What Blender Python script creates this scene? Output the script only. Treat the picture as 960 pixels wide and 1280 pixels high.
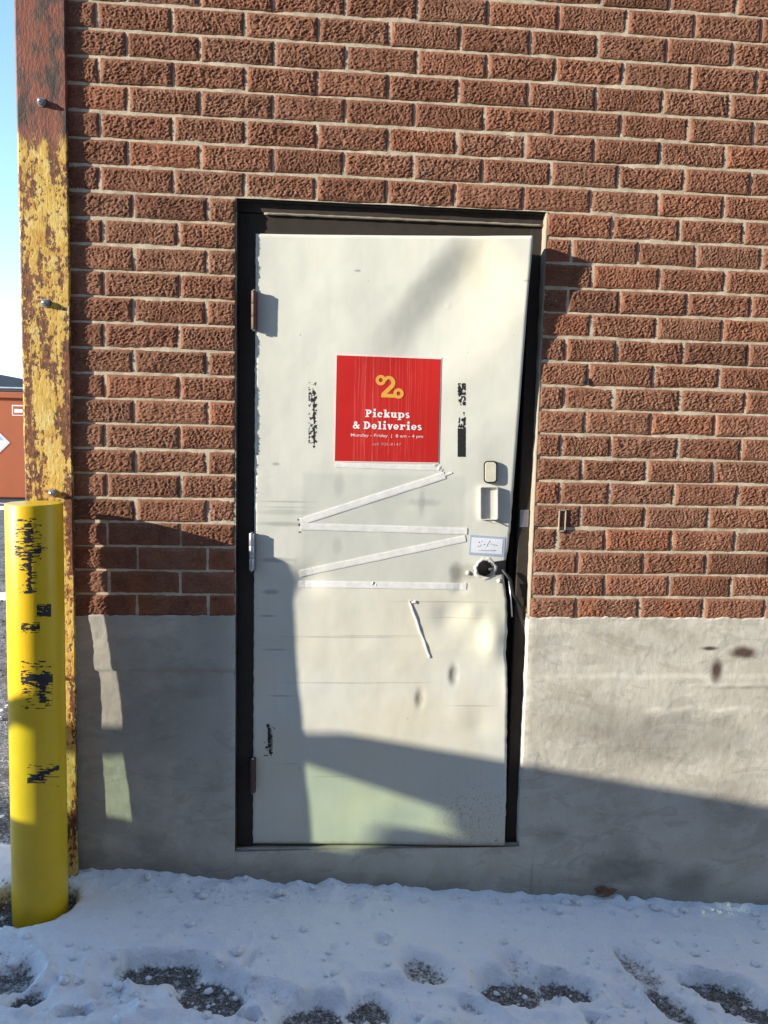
import bpy, math, random
import numpy as np
from mathutils import Vector, Matrix

for o in list(bpy.data.objects):
    bpy.data.objects.remove(o, do_unlink=True)
scene = bpy.context.scene
COL = scene.collection

# ------------------------------------------------------------------ camera
CAM_POS = np.array([0.0, -2.5591, 1.598])
YAW, PITCH, ROLL, FPX = 0.0763, 0.1058, 0.0228, 961.0


def cam_axes():
    cy, sy, cp, sp, cr, sr = (math.cos(YAW), math.sin(YAW), math.cos(PITCH),
                              math.sin(PITCH), math.cos(ROLL), math.sin(ROLL))
    F = np.array([sy * cp, cy * cp, -sp])
    R0 = np.array([cy, -sy, 0.0])
    U0 = np.cross(R0, F)
    return cr * R0 + sr * U0, -sr * R0 + cr * U0, F


CR, CU, CF = cam_axes()
cam_d = bpy.data.cameras.new('camera')
cam = bpy.data.objects.new('camera', cam_d)
COL.objects.link(cam)
cam_d.sensor_fit = 'HORIZONTAL'
cam_d.sensor_width = 36.0
cam_d.lens = 36.0 * FPX / 960.0
cam_d.clip_start = 0.02
cam_d.clip_end = 4000
cam.matrix_world = Matrix(((CR[0], CU[0], -CF[0], CAM_POS[0]),
                           (CR[1], CU[1], -CF[1], CAM_POS[1]),
                           (CR[2], CU[2], -CF[2], CAM_POS[2]),
                           (0, 0, 0, 1)))
scene.camera = cam
scene.render.resolution_x = 768
scene.render.resolution_y = 1024

# ------------------------------------------------------------------ sky, sun, exposure
SUN = Vector((-3.2, -1.0, 0.9)).normalized()
world = bpy.data.worlds.new('World')
scene.world = world
world.use_nodes = True
wn = world.node_tree
wn.nodes.clear()
w_out = wn.nodes.new('ShaderNodeOutputWorld')
w_bg = wn.nodes.new('ShaderNodeBackground')
w_sky = wn.nodes.new('ShaderNodeTexSky')
w_sky.sky_type = 'NISHITA'
w_sky.sun_disc = False
w_sky.sun_elevation = math.asin(SUN.z)
w_sky.sun_rotation = math.atan2(SUN.x, SUN.y)
w_sky.altitude = 200
w_sky.air_density = 1.0
w_sky.dust_density = 0.0
w_sky.ozone_density = 2.3
w_bg.inputs['Strength'].default_value = 0.145
wn.links.new(w_sky.outputs[0], w_bg.inputs['Color'])
wn.links.new(w_bg.outputs[0], w_out.inputs['Surface'])

sun_d = bpy.data.lights.new('sun', 'SUN')
sun_d.energy = 3.25
sun_d.angle = math.radians(0.53)
sun_d.color = (1.0, 0.925, 0.80)
sun = bpy.data.objects.new('sun', sun_d)
sun.rotation_euler = SUN.to_track_quat('Z', 'Y').to_euler()
sun.location = (-8, -4, 6)
COL.objects.link(sun)

scene.view_settings.view_transform = 'Standard'
scene.view_settings.look = 'None'
scene.view_settings.exposure = 1.62
scene.view_settings.gamma = 1.0
scene.view_settings.use_curve_mapping = False
scene.render.engine = 'CYCLES'
scene.cycles.max_bounces = 8
scene.cycles.transparent_max_bounces = 12
scene.cycles.caustics_reflective = False
scene.cycles.caustics_refractive = False

rng = random.Random(7)
nrg = np.random.default_rng(7)


# ------------------------------------------------------------------ pixel -> place
def ray(u, v):
    return CF + CR * (u - 480.0) / FPX - CU * (v - 640.0) / FPX


def on_wall(u, v, y=0.0):
    d = ray(u, v)
    return CAM_POS + d * ((y - CAM_POS[1]) / d[1])


def on_ground(u, v, z=0.0):
    d = ray(u, v)
    return CAM_POS + d * ((z - CAM_POS[2]) / d[2])


# ------------------------------------------------------------------ noise
def _hash(ix, iy, seed):
    n = (ix.astype(np.int64) * 374761393 + iy.astype(np.int64) * 668265263 + seed * 1274126177) & 0xffffffff
    n = ((n ^ (n >> 13)) * 1274126177) & 0xffffffff
    n = (n ^ (n >> 16)) & 0xffffffff
    return n.astype(np.float64) / 4294967295.0


def vnoise(x, y, seed=0):
    """Gradient noise, about -1..1."""
    x = np.asarray(x, float)
    y = np.asarray(y, float)
    ix, iy = np.floor(x), np.floor(y)
    fx, fy = x - ix, y - iy
    u, v = fx * fx * fx * (fx * (fx * 6 - 15) + 10), fy * fy * fy * (fy * (fy * 6 - 15) + 10)

    def g(dx, dy):
        a = _hash(ix + dx, iy + dy, seed) * 2 * np.pi
        return np.cos(a) * (fx - dx) + np.sin(a) * (fy - dy)
    a = g(0, 0) * (1 - u) + g(1, 0) * u
    b = g(0, 1) * (1 - u) + g(1, 1) * u
    return (a * (1 - v) + b * v) * 1.5


def fbm(x, y, seed=0, octv=4, gain=0.5):
    t, a, s = 0.0, 1.0, 0.0
    for i in range(octv):
        t = t + a * vnoise(x * 2 ** i, y * 2 ** i, seed + 31 * i)
        s += a
        a *= gain
    return t / s


def smooth(e0, e1, x):
    t = np.clip((x - e0) / (e1 - e0), 0, 1)
    return t * t * (3 - 2 * t)


# ------------------------------------------------------------------ materials
def new_mat(name):
    m = bpy.data.materials.new(name)
    m.use_nodes = True
    nt = m.node_tree
    b = nt.nodes['Principled BSDF']
    return m, nt, b


class NT:
    """short-hand for node trees"""

    def __init__(self, nt):
        self.nt = nt

    def n(self, t, **kw):
        nd = self.nt.nodes.new(t)
        for k, v in kw.items():
            if k == 'inp':
                for kk, vv in v.items():
                    nd.inputs[kk].default_value = vv
            else:
                setattr(nd, k, v)
        return nd

    def l(self, a, b):
        self.nt.links.new(a, b)

    def math(self, op, a, b=None, c=None, clamp=False):
        nd = self.n('ShaderNodeMath', operation=op, use_clamp=clamp)
        for i, v in enumerate((a, b, c)):
            if v is None:
                continue
            if hasattr(v, 'is_linked'):
                self.l(v, nd.inputs[i])
            else:
                nd.inputs[i].default_value = v
        return nd.outputs[0]

    def mix(self, fac, a, b, blend='MIX'):
        nd = self.n('ShaderNodeMix', data_type='RGBA', blend_type=blend)
        for i, v in ((0, fac), (6, a), (7, b)):
            if hasattr(v, 'is_linked'):
                self.l(v, nd.inputs[i])
            elif i == 0:
                nd.inputs[0].default_value = v
            else:
                nd.inputs[i].default_value = (*v, 1) if len(v) == 3 else v
        return nd.outputs[2]

    def noise(self, vec, scale, detail=4, rough=0.55, dist=0.0, dim='3D', w=None):
        nd = self.n('ShaderNodeTexNoise', noise_dimensions=dim)
        nd.inputs['Scale'].default_value = scale
        nd.inputs['Detail'].default_value = detail
        nd.inputs['Roughness'].default_value = rough
        nd.inputs['Distortion'].default_value = dist
        if vec is not None:
            self.l(vec, nd.inputs['Vector'])
        if w is not None:
            self.l(w, nd.inputs['W'])
        return nd.outputs[0]

    def ramp(self, fac, stops, interp='LINEAR'):
        nd = self.n('ShaderNodeValToRGB')
        cr = nd.color_ramp
        cr.interpolation = interp
        while len(cr.elements) < len(stops):
            cr.elements.new(0.5)
        for e, (p, c) in zip(cr.elements, stops):
            e.position = p
            e.color = (*c, 1) if not isinstance(c, (int, float)) else (c, c, c, 1)
        self.l(fac, nd.inputs[0])
        return nd.outputs[0]

    def step(self, v, a, b):
        nd = self.n('ShaderNodeMapRange', interpolation_type='SMOOTHSTEP')
        self.l(v, nd.inputs[0])
        nd.inputs[1].default_value = a
        nd.inputs[2].default_value = b
        return nd.outputs[0]

    def mapping(self, vec, scale=(1, 1, 1), loc=(0, 0, 0), rot=(0, 0, 0)):
        nd = self.n('ShaderNodeMapping')
        nd.inputs['Scale'].default_value = scale
        nd.inputs['Location'].default_value = loc
        nd.inputs['Rotation'].default_value = rot
        self.l(vec, nd.inputs[0])
        return nd.outputs[0]

    def bump(self, h, strength, dist, normal=None):
        nd = self.n('ShaderNodeBump')
        nd.inputs['Strength'].default_value = strength
        nd.inputs['Distance'].default_value = dist
        self.l(h, nd.inputs['Height'])
        if normal is not None:
            self.l(normal, nd.inputs['Normal'])
        return nd.outputs[0]

    def obj(self):
        return self.n('ShaderNodeTexCoord').outputs['Object']

    def pos(self):
        return self.n('ShaderNodeNewGeometry').outputs['Position']


def mat_plain(name, col, rough=0.6, metal=0.0, var=0.12, scale=40, bump=0.0, spec=0.5):
    m, nt, b = new_mat(name)
    t = NT(nt)
    p = t.obj()
    n = t.noise(p, scale, 5)
    c = t.mix(n, tuple(max(0, x * (1 - var)) for x in col), tuple(min(1, x * (1 + var)) for x in col))
    t.l(c, b.inputs['Base Color'])
    b.inputs['Roughness'].default_value = rough
    b.inputs['Metallic'].default_value = metal
    b.inputs['Specular IOR Level'].default_value = spec
    if bump:
        t.l(t.bump(n, 0.6, bump), b.inputs['Normal'])
    return m


def mat_brick():
    m, nt, b = new_mat('rug_faced_brick')
    t = NT(nt)
    geo = t.n('ShaderNodeNewGeometry')
    oi = t.n('ShaderNodeObjectInfo')
    rnd = t.math('FRACT', t.math('ADD', oi.outputs['Random'], t.math('MULTIPLY', geo.outputs['Random Per Island'], 7.31)))
    p = geo.outputs['Position']
    base = t.ramp(rnd, [(0.0, (0.210, 0.098, 0.060)), (0.12, (0.270, 0.124, 0.075)), (0.45, (0.315, 0.144, 0.088)),
                        (0.70, (0.295, 0.147, 0.093)), (0.90, (0.355, 0.167, 0.102)), (1.0, (0.350, 0.145, 0.082))])
    n1 = t.noise(p, 14, 5, 0.6)
    c = t.mix(t.step(n1, 0.35, 0.7), base, t.mix(1.0, base, (0.72, 0.66, 0.62), 'MULTIPLY'))
    # lighter tan flecks; dark flecks paint in the shade of pits
    n2 = t.noise(t.mapping(p, (1, 1, 2.4)), 150, 3, 0.6)
    c = t.mix(t.math('MULTIPLY', t.step(n2, 0.52, 0.75), 0.5), c, (0.48, 0.31, 0.21))
    n3 = t.noise(p, 240, 2, 0.5)
    c = t.mix(t.math('MULTIPLY', t.step(n3, 0.58, 0.75), 0.5), c, (0.055, 0.035, 0.028))
    # orange spalled spots on a few bricks low on the wall
    z = t.n('ShaderNodeSeparateXYZ')
    t.l(p, z.inputs[0])
    low = t.math('MULTIPLY', t.step(z.outputs[2], 1.32, 1.0), t.step(t.noise(p, 6.0, 3), 0.5, 0.64))
    c = t.mix(t.math('MULTIPLY', low, 0.5), c, (0.40, 0.14, 0.06))
    # white bloom of salts
    bl = t.step(t.noise(p, 5.2, 5, 0.65), 0.66, 0.82)
    c = t.mix(t.math('MULTIPLY', bl, 0.45), c, (0.42, 0.37, 0.32))
    t.l(c, b.inputs['Base Color'])
    b.inputs['Roughness'].default_value = 0.92
    b.inputs['Specular IOR Level'].default_value = 0.2
    n4 = t.noise(t.mapping(p, (1, 1, 1.5)), 300, 4, 0.7)
    t.l(t.bump(n4, 0.9, 0.0030), b.inputs['Normal'])
    return m


def mat_mortar():
    m, nt, b = new_mat('mortar')
    t = NT(nt)
    p = t.pos()
    n = t.noise(p, 30, 5, 0.6)
    c = t.ramp(n, [(0.3, (0.36, 0.295, 0.21)), (0.5, (0.54, 0.46, 0.34)), (0.72, (0.68, 0.595, 0.46))])
    t.l(c, b.inputs['Base Color'])
    b.inputs['Roughness'].default_value = 0.95
    b.inputs['Specular IOR Level'].default_value = 0.2
    t.l(t.bump(t.noise(p, 300, 4, 0.6), 0.6, 0.0015), b.inputs['Normal'])
    return m


def mat_concrete():
    m, nt, b = new_mat('parged_concrete')
    t = NT(nt)
    p = t.pos()
    n1 = t.noise(p, 2.6, 6, 0.6, 0.4)
    n2 = t.noise(t.mapping(p, (1, 1, 2.6)), 9, 6, 0.65)
    c = t.ramp(n1, [(0.3, (0.42, 0.38, 0.30)), (0.46, (0.51, 0.47, 0.385)), (0.6, (0.60, 0.56, 0.465)), (0.75, (0.55, 0.505, 0.41))])
    c = t.mix(t.math('MULTIPLY', t.step(n2, 0.48, 0.75), 0.55), c, (0.62, 0.60, 0.53))
    c = t.mix(t.math('MULTIPLY', t.step(t.noise(p, 60, 4, 0.7), 0.6, 0.78), 0.4), c, (0.17, 0.165, 0.15))
    # trowelled slurry coats with visible laps, pores
    lap = t.noise(t.mapping(p, (1, 1, 1.7), (3.1, 0, 1.7)), 3.4, 5, 0.55, 1.6)
    c = t.mix(t.math('MULTIPLY', t.step(lap, 0.515, 0.54), 0.30), c, (0.66, 0.635, 0.555))
    c = t.mix(t.math('MULTIPLY', t.step(t.noise(t.mapping(p, (1, 1, 2.2), (9, 0, 4)), 4.5, 5, 0.6, 1.2), 0.55, 0.585), 0.28), c, (0.30, 0.275, 0.22))
    c = t.mix(t.math('MULTIPLY', t.step(t.noise(p, 150, 2, 0.5), 0.70, 0.74), 0.7), c, (0.13, 0.12, 0.10))
    sp = t.n('ShaderNodeSeparateXYZ')
    t.l(p, sp.inputs[0])
    x, z = sp.outputs[0], sp.outputs[2]

    def blob(cx, cz, rx, rz, soft=0.5, ns=18, amp=0.5):
        nx = t.math('MULTIPLY', t.math('SUBTRACT', x, cx), 1 / rx)
        nz = t.math('MULTIPLY', t.math('SUBTRACT', z, cz), 1 / rz)
        r = t.math('SQRT', t.math('ADD', t.math('MULTIPLY', nx, nx), t.math('MULTIPLY', nz, nz)))
        r = t.math('ADD', r, t.math('MULTIPLY', t.math('SUBTRACT', t.noise(p, ns, 4), 0.5), amp * 2))
        return t.step(r, 1.0 + soft * 0.5, 1.0 - soft)
    # old rust stains under a lost bracket
    for (u, v, ru, rv) in ((929, 815, 17, 9), (895, 838, 8, 15), (886, 810, 11, 3)):
        q = on_wall(u, v)
        c = t.mix(t.math('MULTIPLY', blob(q[0], q[2], ru / 330, rv / 350, 0.7, 30, 0.3), 0.95), c, (0.075, 0.042, 0.030))
    # darker rendering patches
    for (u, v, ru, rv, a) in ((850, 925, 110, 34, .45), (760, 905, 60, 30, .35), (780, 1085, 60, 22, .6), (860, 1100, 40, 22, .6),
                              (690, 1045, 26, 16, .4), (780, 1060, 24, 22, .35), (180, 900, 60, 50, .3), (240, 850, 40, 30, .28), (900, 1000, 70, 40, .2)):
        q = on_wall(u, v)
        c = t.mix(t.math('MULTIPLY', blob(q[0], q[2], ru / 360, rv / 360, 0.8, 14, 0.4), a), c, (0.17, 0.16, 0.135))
    lp = t.math('MULTIPLY', t.step(x, -.22, -.36), t.step(t.noise(p, 2.3, 4, .6), .30, .56))  # left panel darkened in colour to deepen its shade
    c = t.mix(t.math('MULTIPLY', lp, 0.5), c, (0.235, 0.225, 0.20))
    # dirt splash line along the ground
    g = t.math('ADD', z, t.math('MULTIPLY', x, 0.0765))
    g = t.math('ADD', g, t.math('MULTIPLY', t.math('SUBTRACT', t.noise(p, 9, 4), 0.5), 0.12))
    c = t.mix(t.math('MULTIPLY', t.step(g, 0.12, 0.0), 0.45), c, (0.15, 0.14, 0.12))
    t.l(c, b.inputs['Base Color'])
    b.inputs['Roughness'].default_value = 0.9
    b.inputs['Specular IOR Level'].default_value = 0.25
    h = t.math('ADD', t.math('MULTIPLY', t.noise(p, 170, 4, 0.65), 0.6), t.math('MULTIPLY', t.noise(t.mapping(p, (2.4, 1, 1)), 60, 4), 0.8))
    t.l(t.bump(h, 0.40, 0.0014), b.inputs['Normal'])
    return m


def mat_door():
    m, nt, b = new_mat('chalky_white_door_paint')
    t = NT(nt)
    p = t.pos()
    sp = t.n('ShaderNodeSeparateXYZ')
    t.l(p, sp.inputs[0])
    x, z = sp.outputs[0], sp.outputs[2]
    base = (0.675, 0.67, 0.58)
    n = t.noise(p, 3.2, 5, 0.55)
    c = t.ramp(n, [(0.3, (0.61, 0.615, 0.535)), (0.55, base), (0.75, (0.71, 0.69, 0.575))])
    # vertical rain-wash
    c = t.mix(t.math('MULTIPLY', t.step(t.noise(t.mapping(p, (9, 1, 0.35)), 5, 4, 0.5), 0.52, 0.75), 0.22), c, (0.55, 0.56, 0.50))
    # yellowed lower half
    c = t.mix(t.math('MULTIPLY', t.math('MULTIPLY', t.step(z, 1.25, .85), t.step(t.noise(p, 2.1, 4, 0.6), 0.35, 0.62)), 0.7), c, (0.69, 0.62, 0.455))
    # rectangular ghost where a board was taped on, a little greyer
    a = on_wall(378, 590, .02)
    d = on_wall(578, 730, .02)
    ghost = t.math('MULTIPLY', t.math('MULTIPLY', t.step(x, a[0] - .006, a[0] + .012), t.step(x, d[0] + .008, d[0] - .012)),
                   t.math('MULTIPLY', t.step(z, d[2] - .006, d[2] + .01), t.step(z, a[2] + .006, a[2] - .012)))
    c = t.mix(t.math('MULTIPLY', ghost, 0.38), c, (0.46, 0.475, 0.43))
    # horizontal scratches and rub marks
    sc = t.step(t.noise(t.mapping(p, (1.2, 1, 60)), 3.0, 3, 0.6), 0.66, 0.72)
    msk = t.step(t.noise(p, 5, 3), 0.48, 0.62)
    lowz = t.step(z, 1.35, 1.1)
    c = t.mix(t.math('MULTIPLY', t.math('MULTIPLY', sc, msk), t.math('MULTIPLY', lowz, 0.45)), c, (0.26, 0.27, 0.25))
    # small dark chips
    ch = t.step(t.noise(p, 46, 3, 0.7), 0.71, 0.75)
    c = t.mix(t.math('MULTIPLY', ch, 0.55), c, (0.16, 0.15, 0.13))

    def blob(u, v, ru, rv, soft=0.6, ns=30, amp=0.4):
        q = on_wall(u, v, .02)
        nx = t.math('MULTIPLY', t.math('SUBTRACT', x, q[0]), 360 / ru)
        nz = t.math('MULTIPLY', t.math('SUBTRACT', z, q[2]), 365 / rv)
        r = t.math('SQRT', t.math('ADD', t.math('MULTIPLY', nx, nx), t.math('MULTIPLY', nz, nz)))
        r = t.math('ADD', r, t.math('MULTIPLY', t.math('SUBTRACT', t.noise(p, ns, 4), 0.5), amp * 2))
        return t.step(r, 1.0 + soft * 0.6, 1.0 - soft)
    # greasy smudges, kick marks, grime round the lock, yellowish tints; bulge highlight painted in
    for (u, v, ru, rv, a, col) in ((566, 842, 6, 15, .6, (0.15, 0.13, 0.10)), (524, 872, 6, 13, .55, (0.2, 0.18, 0.14)),
                                   (570, 716, 8, 14, .65, (0.14, 0.12, 0.10)), (585, 714, 14, 10, .45, (0.3, 0.27, 0.2)),
                                   (338, 925, 3, 16, .8, (0.03, 0.03, 0.03)), (424, 606, 7, 14, .3, (0.3, 0.3, 0.28)),
                                   (422, 682, 6, 12, .3, (0.3, 0.3, 0.28)), (526, 628, 22, 5, .4, (0.3, 0.31, 0.29)), (527, 628, 4, 16, .4, (0.3, 0.31, 0.29)),
                                   (605, 380, 40, 60, .25, (0.72, 0.66, 0.47)), (600, 330, 35, 30, .3, (0.74, 0.67, 0.46)),
                                   (345, 700, 22, 3, .5, (0.25, 0.25, 0.24)), (352, 640, 28, 4, .3, (0.25, 0.25, 0.24)), (354, 655, 28, 3, .4, (0.2, 0.2, 0.2)),
                                   (338, 740, 10, 3, .5, (0.2, 0.2, 0.2)), (430, 796, 75, 1.1, .5, (0.25, 0.26, 0.24)), (470, 794, 60, 1.0, .4, (0.25, 0.26, 0.24)), (420, 853, 62, 1.0, .45, (0.3, 0.3, 0.27)), (500, 852, 40, .9, .35, (0.3, 0.3, 0.27)),
                                   (560, 752, 70, 1.1, .4, (0.28, 0.28, 0.25)), (575, 772, 40, .9, .4, (0.28, 0.28, 0.25)), (345, 812, 18, 1.2, .5, (0.2, 0.21, 0.2)), (335, 770, 12, 1.4, .5, (0.2, 0.21, 0.2)), (350, 870, 16, 1.1, .45, (0.2, 0.21, 0.2)),
                                   (355, 627, 32, 1.2, .5, (0.3, 0.3, 0.27)), (355, 634, 32, 1.0, .4, (0.3, 0.3, 0.27)), (590, 880, 30, 1.0, .4, (0.3, 0.3, 0.27)), (420, 970, 30, 1.2, .3, (0.3, 0.3, 0.27)), (345, 580, 5, 2, .5, (0.2, 0.2, 0.2)), (447, 340, 4, 1.5, .6, (0.2, 0.2, 0.2)), (652, 356, 5, 1.5, .5, (0.3, 0.28, 0.2)),
                                   (617, 770, 9, 14, .35, (0.33, 0.36, 0.3)),
                                   (600, 775, 40, 60, .3, (0.70, 0.66, 0.44)), (470, 800, 90, 60, .25, (0.6, 0.58, 0.47))):
        c = t.mix(t.math('MULTIPLY', blob(u, v, ru, rv), a), c, col)
    # rust speckle at the bottom lock corner
    rz = blob(590, 1015, 60, 50, 0.8, 8, 0.4)
    sp1 = t.step(t.noise(p, 130, 3, 0.6), 0.56, 0.62)
    c = t.mix(t.math('MULTIPLY', t.math('MULTIPLY', rz, sp1), 0.45), c, (0.26, 0.19, 0.10))
    # dirty hem along the very bottom and the hinge edge
    hem = t.step(t.math('ADD', z, t.math('MULTIPLY', t.noise(p, 40, 3), 0.03)), 0.175, 0.148)
    c = t.mix(t.math('MULTIPLY', hem, 0.5), c, (0.25, 0.25, 0.22))
    t.l(c, b.inputs['Base Color'])
    b.inputs['Roughness'].default_value = 0.48
    b.inputs['Specular IOR Level'].default_value = 0.35
    h = t.math('ADD', t.noise(p, 4.5, 3), t.math('MULTIPLY', t.noise(p, 260, 3), 0.012))
    t.l(t.bump(h, 0.35, 0.012), b.inputs['Normal'])
    return m


def mat_snow():
    m, nt, b = new_mat('trodden_snow')
    t = NT(nt)
    p = t.pos()
    n = t.noise(p, 7, 5, 0.6)
    c = t.ramp(n, [(0.3, (0.92, 0.92, 0.93)), (0.55, (0.96, 0.955, 0.95)), (0.8, (0.93, 0.92, 0.90))])
    c = t.mix(t.math('MULTIPLY', t.step(t.noise(p, 70, 4, 0.7), 0.68, 0.76), 0.3), c, (0.45, 0.42, 0.38))
    at = t.n('ShaderNodeAttribute', attribute_name='grit')
    gsum = t.math('ADD', at.outputs['Fac'], t.math('MULTIPLY', t.math('SUBTRACT', t.noise(p, 85, 5, 0.7), 0.5), 1.5))
    gsum = t.math('ADD', gsum, t.math('MULTIPLY', t.math('SUBTRACT', t.noise(p, 17, 3, 0.6), 0.5), 0.7))
    g = t.math('MULTIPLY', t.step(gsum, 0.30, 0.82), t.step(at.outputs['Fac'], 0.02, 0.20))
    grav = t.ramp(t.noise(p, 210, 3, 0.6), [(0.33, (0.030, 0.028, 0.026)), (0.5, (0.10, 0.092, 0.082)), (0.66, (0.30, 0.285, 0.265))])
    fr_ = t.math('MULTIPLY', t.step(t.noise(p, 60, 5, 0.75), 0.50, 0.64), 0.7)
    grav = t.mix(fr_, grav, (0.58, 0.58, 0.59))
    c = t.mix(t.math('MULTIPLY', t.step(at.outputs['Fac'], 0.0, 0.6), 0.25), c, (0.52, 0.50, 0.47))
    c = t.mix(g, c, grav)
    t.l(c, b.inputs['Base Color'])
    b.inputs['Roughness'].default_value = 0.75
    b.inputs['Specular IOR Level'].default_value = 0.25
    h = t.math('ADD', t.noise(p, 110, 5, 0.7), t.math('MULTIPLY', t.noise(p, 24, 4), 1.2))
    t.l(t.bump(h, 0.8, 0.009), b.inputs['Normal'])
    return m


def mat_asphalt():
    m, nt, b = new_mat('gravelly_asphalt')
    t = NT(nt)
    p = t.pos()
    v = t.n('ShaderNodeTexVoronoi', feature='F1')
    v.inputs['Scale'].default_value = 130
    t.l(p, v.inputs['Vector'])
    st = t.ramp(v.outputs['Color'], [(0.2, (0.045, 0.042, 0.04)), (0.6, (0.12, 0.112, 0.105)), (0.9, (0.24, 0.225, 0.21))])
    c = t.mix(t.step(v.outputs['Distance'], 0.45, 0.8), st, (0.035, 0.033, 0.032))
    c = t.mix(t.math('MULTIPLY', t.step(t.noise(p, 3, 5), 0.45, 0.7), 0.5), c, (0.16, 0.15, 0.14))
    fr = t.math('MULTIPLY', t.step(t.noise(p, 95, 4, 0.7), 0.46, 0.62), t.step(t.noise(p, 11, 3), 0.36, 0.55))
    c = t.mix(t.math('MULTIPLY', fr, 0.75), c, (0.55, 0.56, 0.58))
    t.l(c, b.inputs['Base Color'])
    b.inputs['Roughness'].default_value = 0.8
    t.l(t.bump(t.math('SUBTRACT', 1.0, v.outputs['Distance']), 0.8, 0.006), b.inputs['Normal'])
    return m


def mat_guard():
    m, nt, b = new_mat('flaking_painted_steel')
    t = NT(nt)
    p = t.pos()
    sp = t.n('ShaderNodeSeparateXYZ')
    t.l(p, sp.inputs[0])
    x, z = sp.outputs[0], sp.outputs[2]
    ps = t.mapping(p, (1.25, 1.25, 0.7))
    n_f = t.noise(ps, 95, 4, 0.65)
    n_c = t.noise(t.mapping(p, (1.7, 1.7, 0.38)), 13, 5, 0.6)
    yel = t.ramp(t.noise(p, 22, 5, 0.6), [(0.3, (0.50, 0.25, 0.04)), (0.5, (0.66, 0.43, 0.085)), (0.74, (0.74, 0.58, 0.24))])
    rust = t.ramp(t.noise(p, 55, 5, 0.65), [(0.3, (0.035, 0.018, 0.010)), (0.5, (0.16, 0.052, 0.017)), (0.7, (0.32, 0.105, 0.030))])
    # more rust towards the two long edges
    ex = t.math('MULTIPLY', t.math('ABSOLUTE', t.math('SUBTRACT', x, -0.885)), 1 / 0.07)
    cov = t.math('ADD', t.math('MULTIPLY', n_c, 0.78), t.math('MULTIPLY', n_f, 0.62))
    cov = t.math('SUBTRACT', cov, t.math('MULTIPLY', ex, 0.085))
    low = t.mix(t.step(cov, 0.615, 0.67), rust, yel)
    prim = t.ramp(t.noise(t.mapping(p, (1.2, 1.2, 0.5)), 26, 5, 0.65), [(0.34, (0.045, 0.03, 0.022)), (0.45, (0.10, 0.05, 0.035)), (0.52, (0.21, 0.065, 0.036)), (0.75, (0.26, 0.085, 0.045))])
    zz = t.math('ADD', z, t.math('MULTIPLY', t.math('SUBTRACT', t.noise(t.mapping(p, (4, 4, 0.8)), 14, 4), 0.5), 0.16))
    c = t.mix(t.step(zz, 2.42, 2.48), low, prim)
    t.l(c, b.inputs['Base Color'])
    b.inputs['Roughness'].default_value = 0.72
    t.l(t.bump(cov, 0.6, 0.004, t.bump(n_f, 0.5, 0.0015)), b.inputs['Normal'])
    return m


def mat_bollard():
    m, nt, b = new_mat('yellow_sleeve_plastic')
    t = NT(nt)
    p = t.obj()
    n = t.noise(p, 6, 4)
    c = t.ramp(n, [(0.3, (0.68, 0.42, 0.006)), (0.7, (0.78, 0.50, 0.010))])
    c = t.mix(t.math('MULTIPLY', t.step(t.noise(t.mapping(p, (1, 1, 7)), 9, 4, 0.6), 0.66, 0.74), 0.3), c, (0.30, 0.20, 0.02))
    c = t.mix(t.math('MULTIPLY', t.step(t.noise(p, 90, 3), 0.70, 0.74), 0.5), c, (0.10, 0.08, 0.03))
    t.l(c, b.inputs['Base Color'])
    b.inputs['Roughness'].default_value = 0.36
    b.inputs['Specular IOR Level'].default_value = 0.5
    t.l(t.bump(t.noise(t.mapping(p, (1, 1, 0.3)), 30, 3), 0.12, 0.004), b.inputs['Normal'])
    return m


def mat_sign():
    m, nt, b = new_mat('printed_red_vinyl')
    t = NT(nt)
    p = t.pos()
    sp = t.n('ShaderNodeSeparateXYZ')
    t.l(p, sp.inputs[0])
    # printed pale vertical trickles
    w = t.math('ADD', sp.outputs[0], t.math('MULTIPLY', t.noise(t.mapping(p, (3, 0, 1)), 5, 3), 0.012))
    cmb = t.n('ShaderNodeCombineXYZ')
    t.l(w, cmb.inputs[0])
    n = t.noise(t.mapping(cmb.outputs[0], (1, 1, 1)), 75, 1, 0.4)
    ln = t.math('SUBTRACT', 1.0, t.math('MULTIPLY', t.math('ABSOLUTE', t.math('SUBTRACT', n, 0.53)), 26), clamp=True)
    q = on_wall(441, 500, .02)
    q2 = on_wall(531, 500, .02)
    inside = t.math('MULTIPLY', t.step(sp.outputs[0], q[0] - .01, q[0] + .004), t.step(sp.outputs[0], q2[0] + .01, q2[0]))
    fade = t.noise(t.mapping(p, (20, 1, 2.2)), 5, 2)
    c = t.mix(t.math('MULTIPLY', t.math('MULTIPLY', ln, inside), t.math('MULTIPLY', t.step(fade, 0.3, 0.6), 0.6)), (0.50, 0.018, 0.014), (0.62, 0.13, 0.11))
    t.l(c, b.inputs['Base Color'])
    b.inputs['Roughness'].default_value = 0.38
    t.l(t.bump(t.noise(p, 14, 3), 0.12, 0.004), b.inputs['Normal'])
    return m


def mat_glass():
    m, nt, b = new_mat('green_tinted_glass')
    nt.nodes.remove(b)
    t = NT(nt)
    tr = t.n('ShaderNodeBsdfTransparent')
    tr.inputs[0].default_value = (0.78, 0.885, 0.78, 1)
    gl = t.n('ShaderNodeBsdfGlossy')
    gl.inputs['Roughness'].default_value = 0.02
    lw_ = t.n('ShaderNodeLayerWeight')
    fac = t.math('ADD', t.math('MULTIPLY', t.math('POWER', lw_.outputs['Facing'], 5.0), 0.7), 0.04)
    mx = t.n('ShaderNodeMixShader')
    t.l(fac, mx.inputs[0])
    t.l(tr.outputs[0], mx.inputs[1])
    t.l(gl.outputs[0], mx.inputs[2])
    t.l(mx.outputs[0], nt.nodes['Material Output'].inputs['Surface'])
    return m


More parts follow.
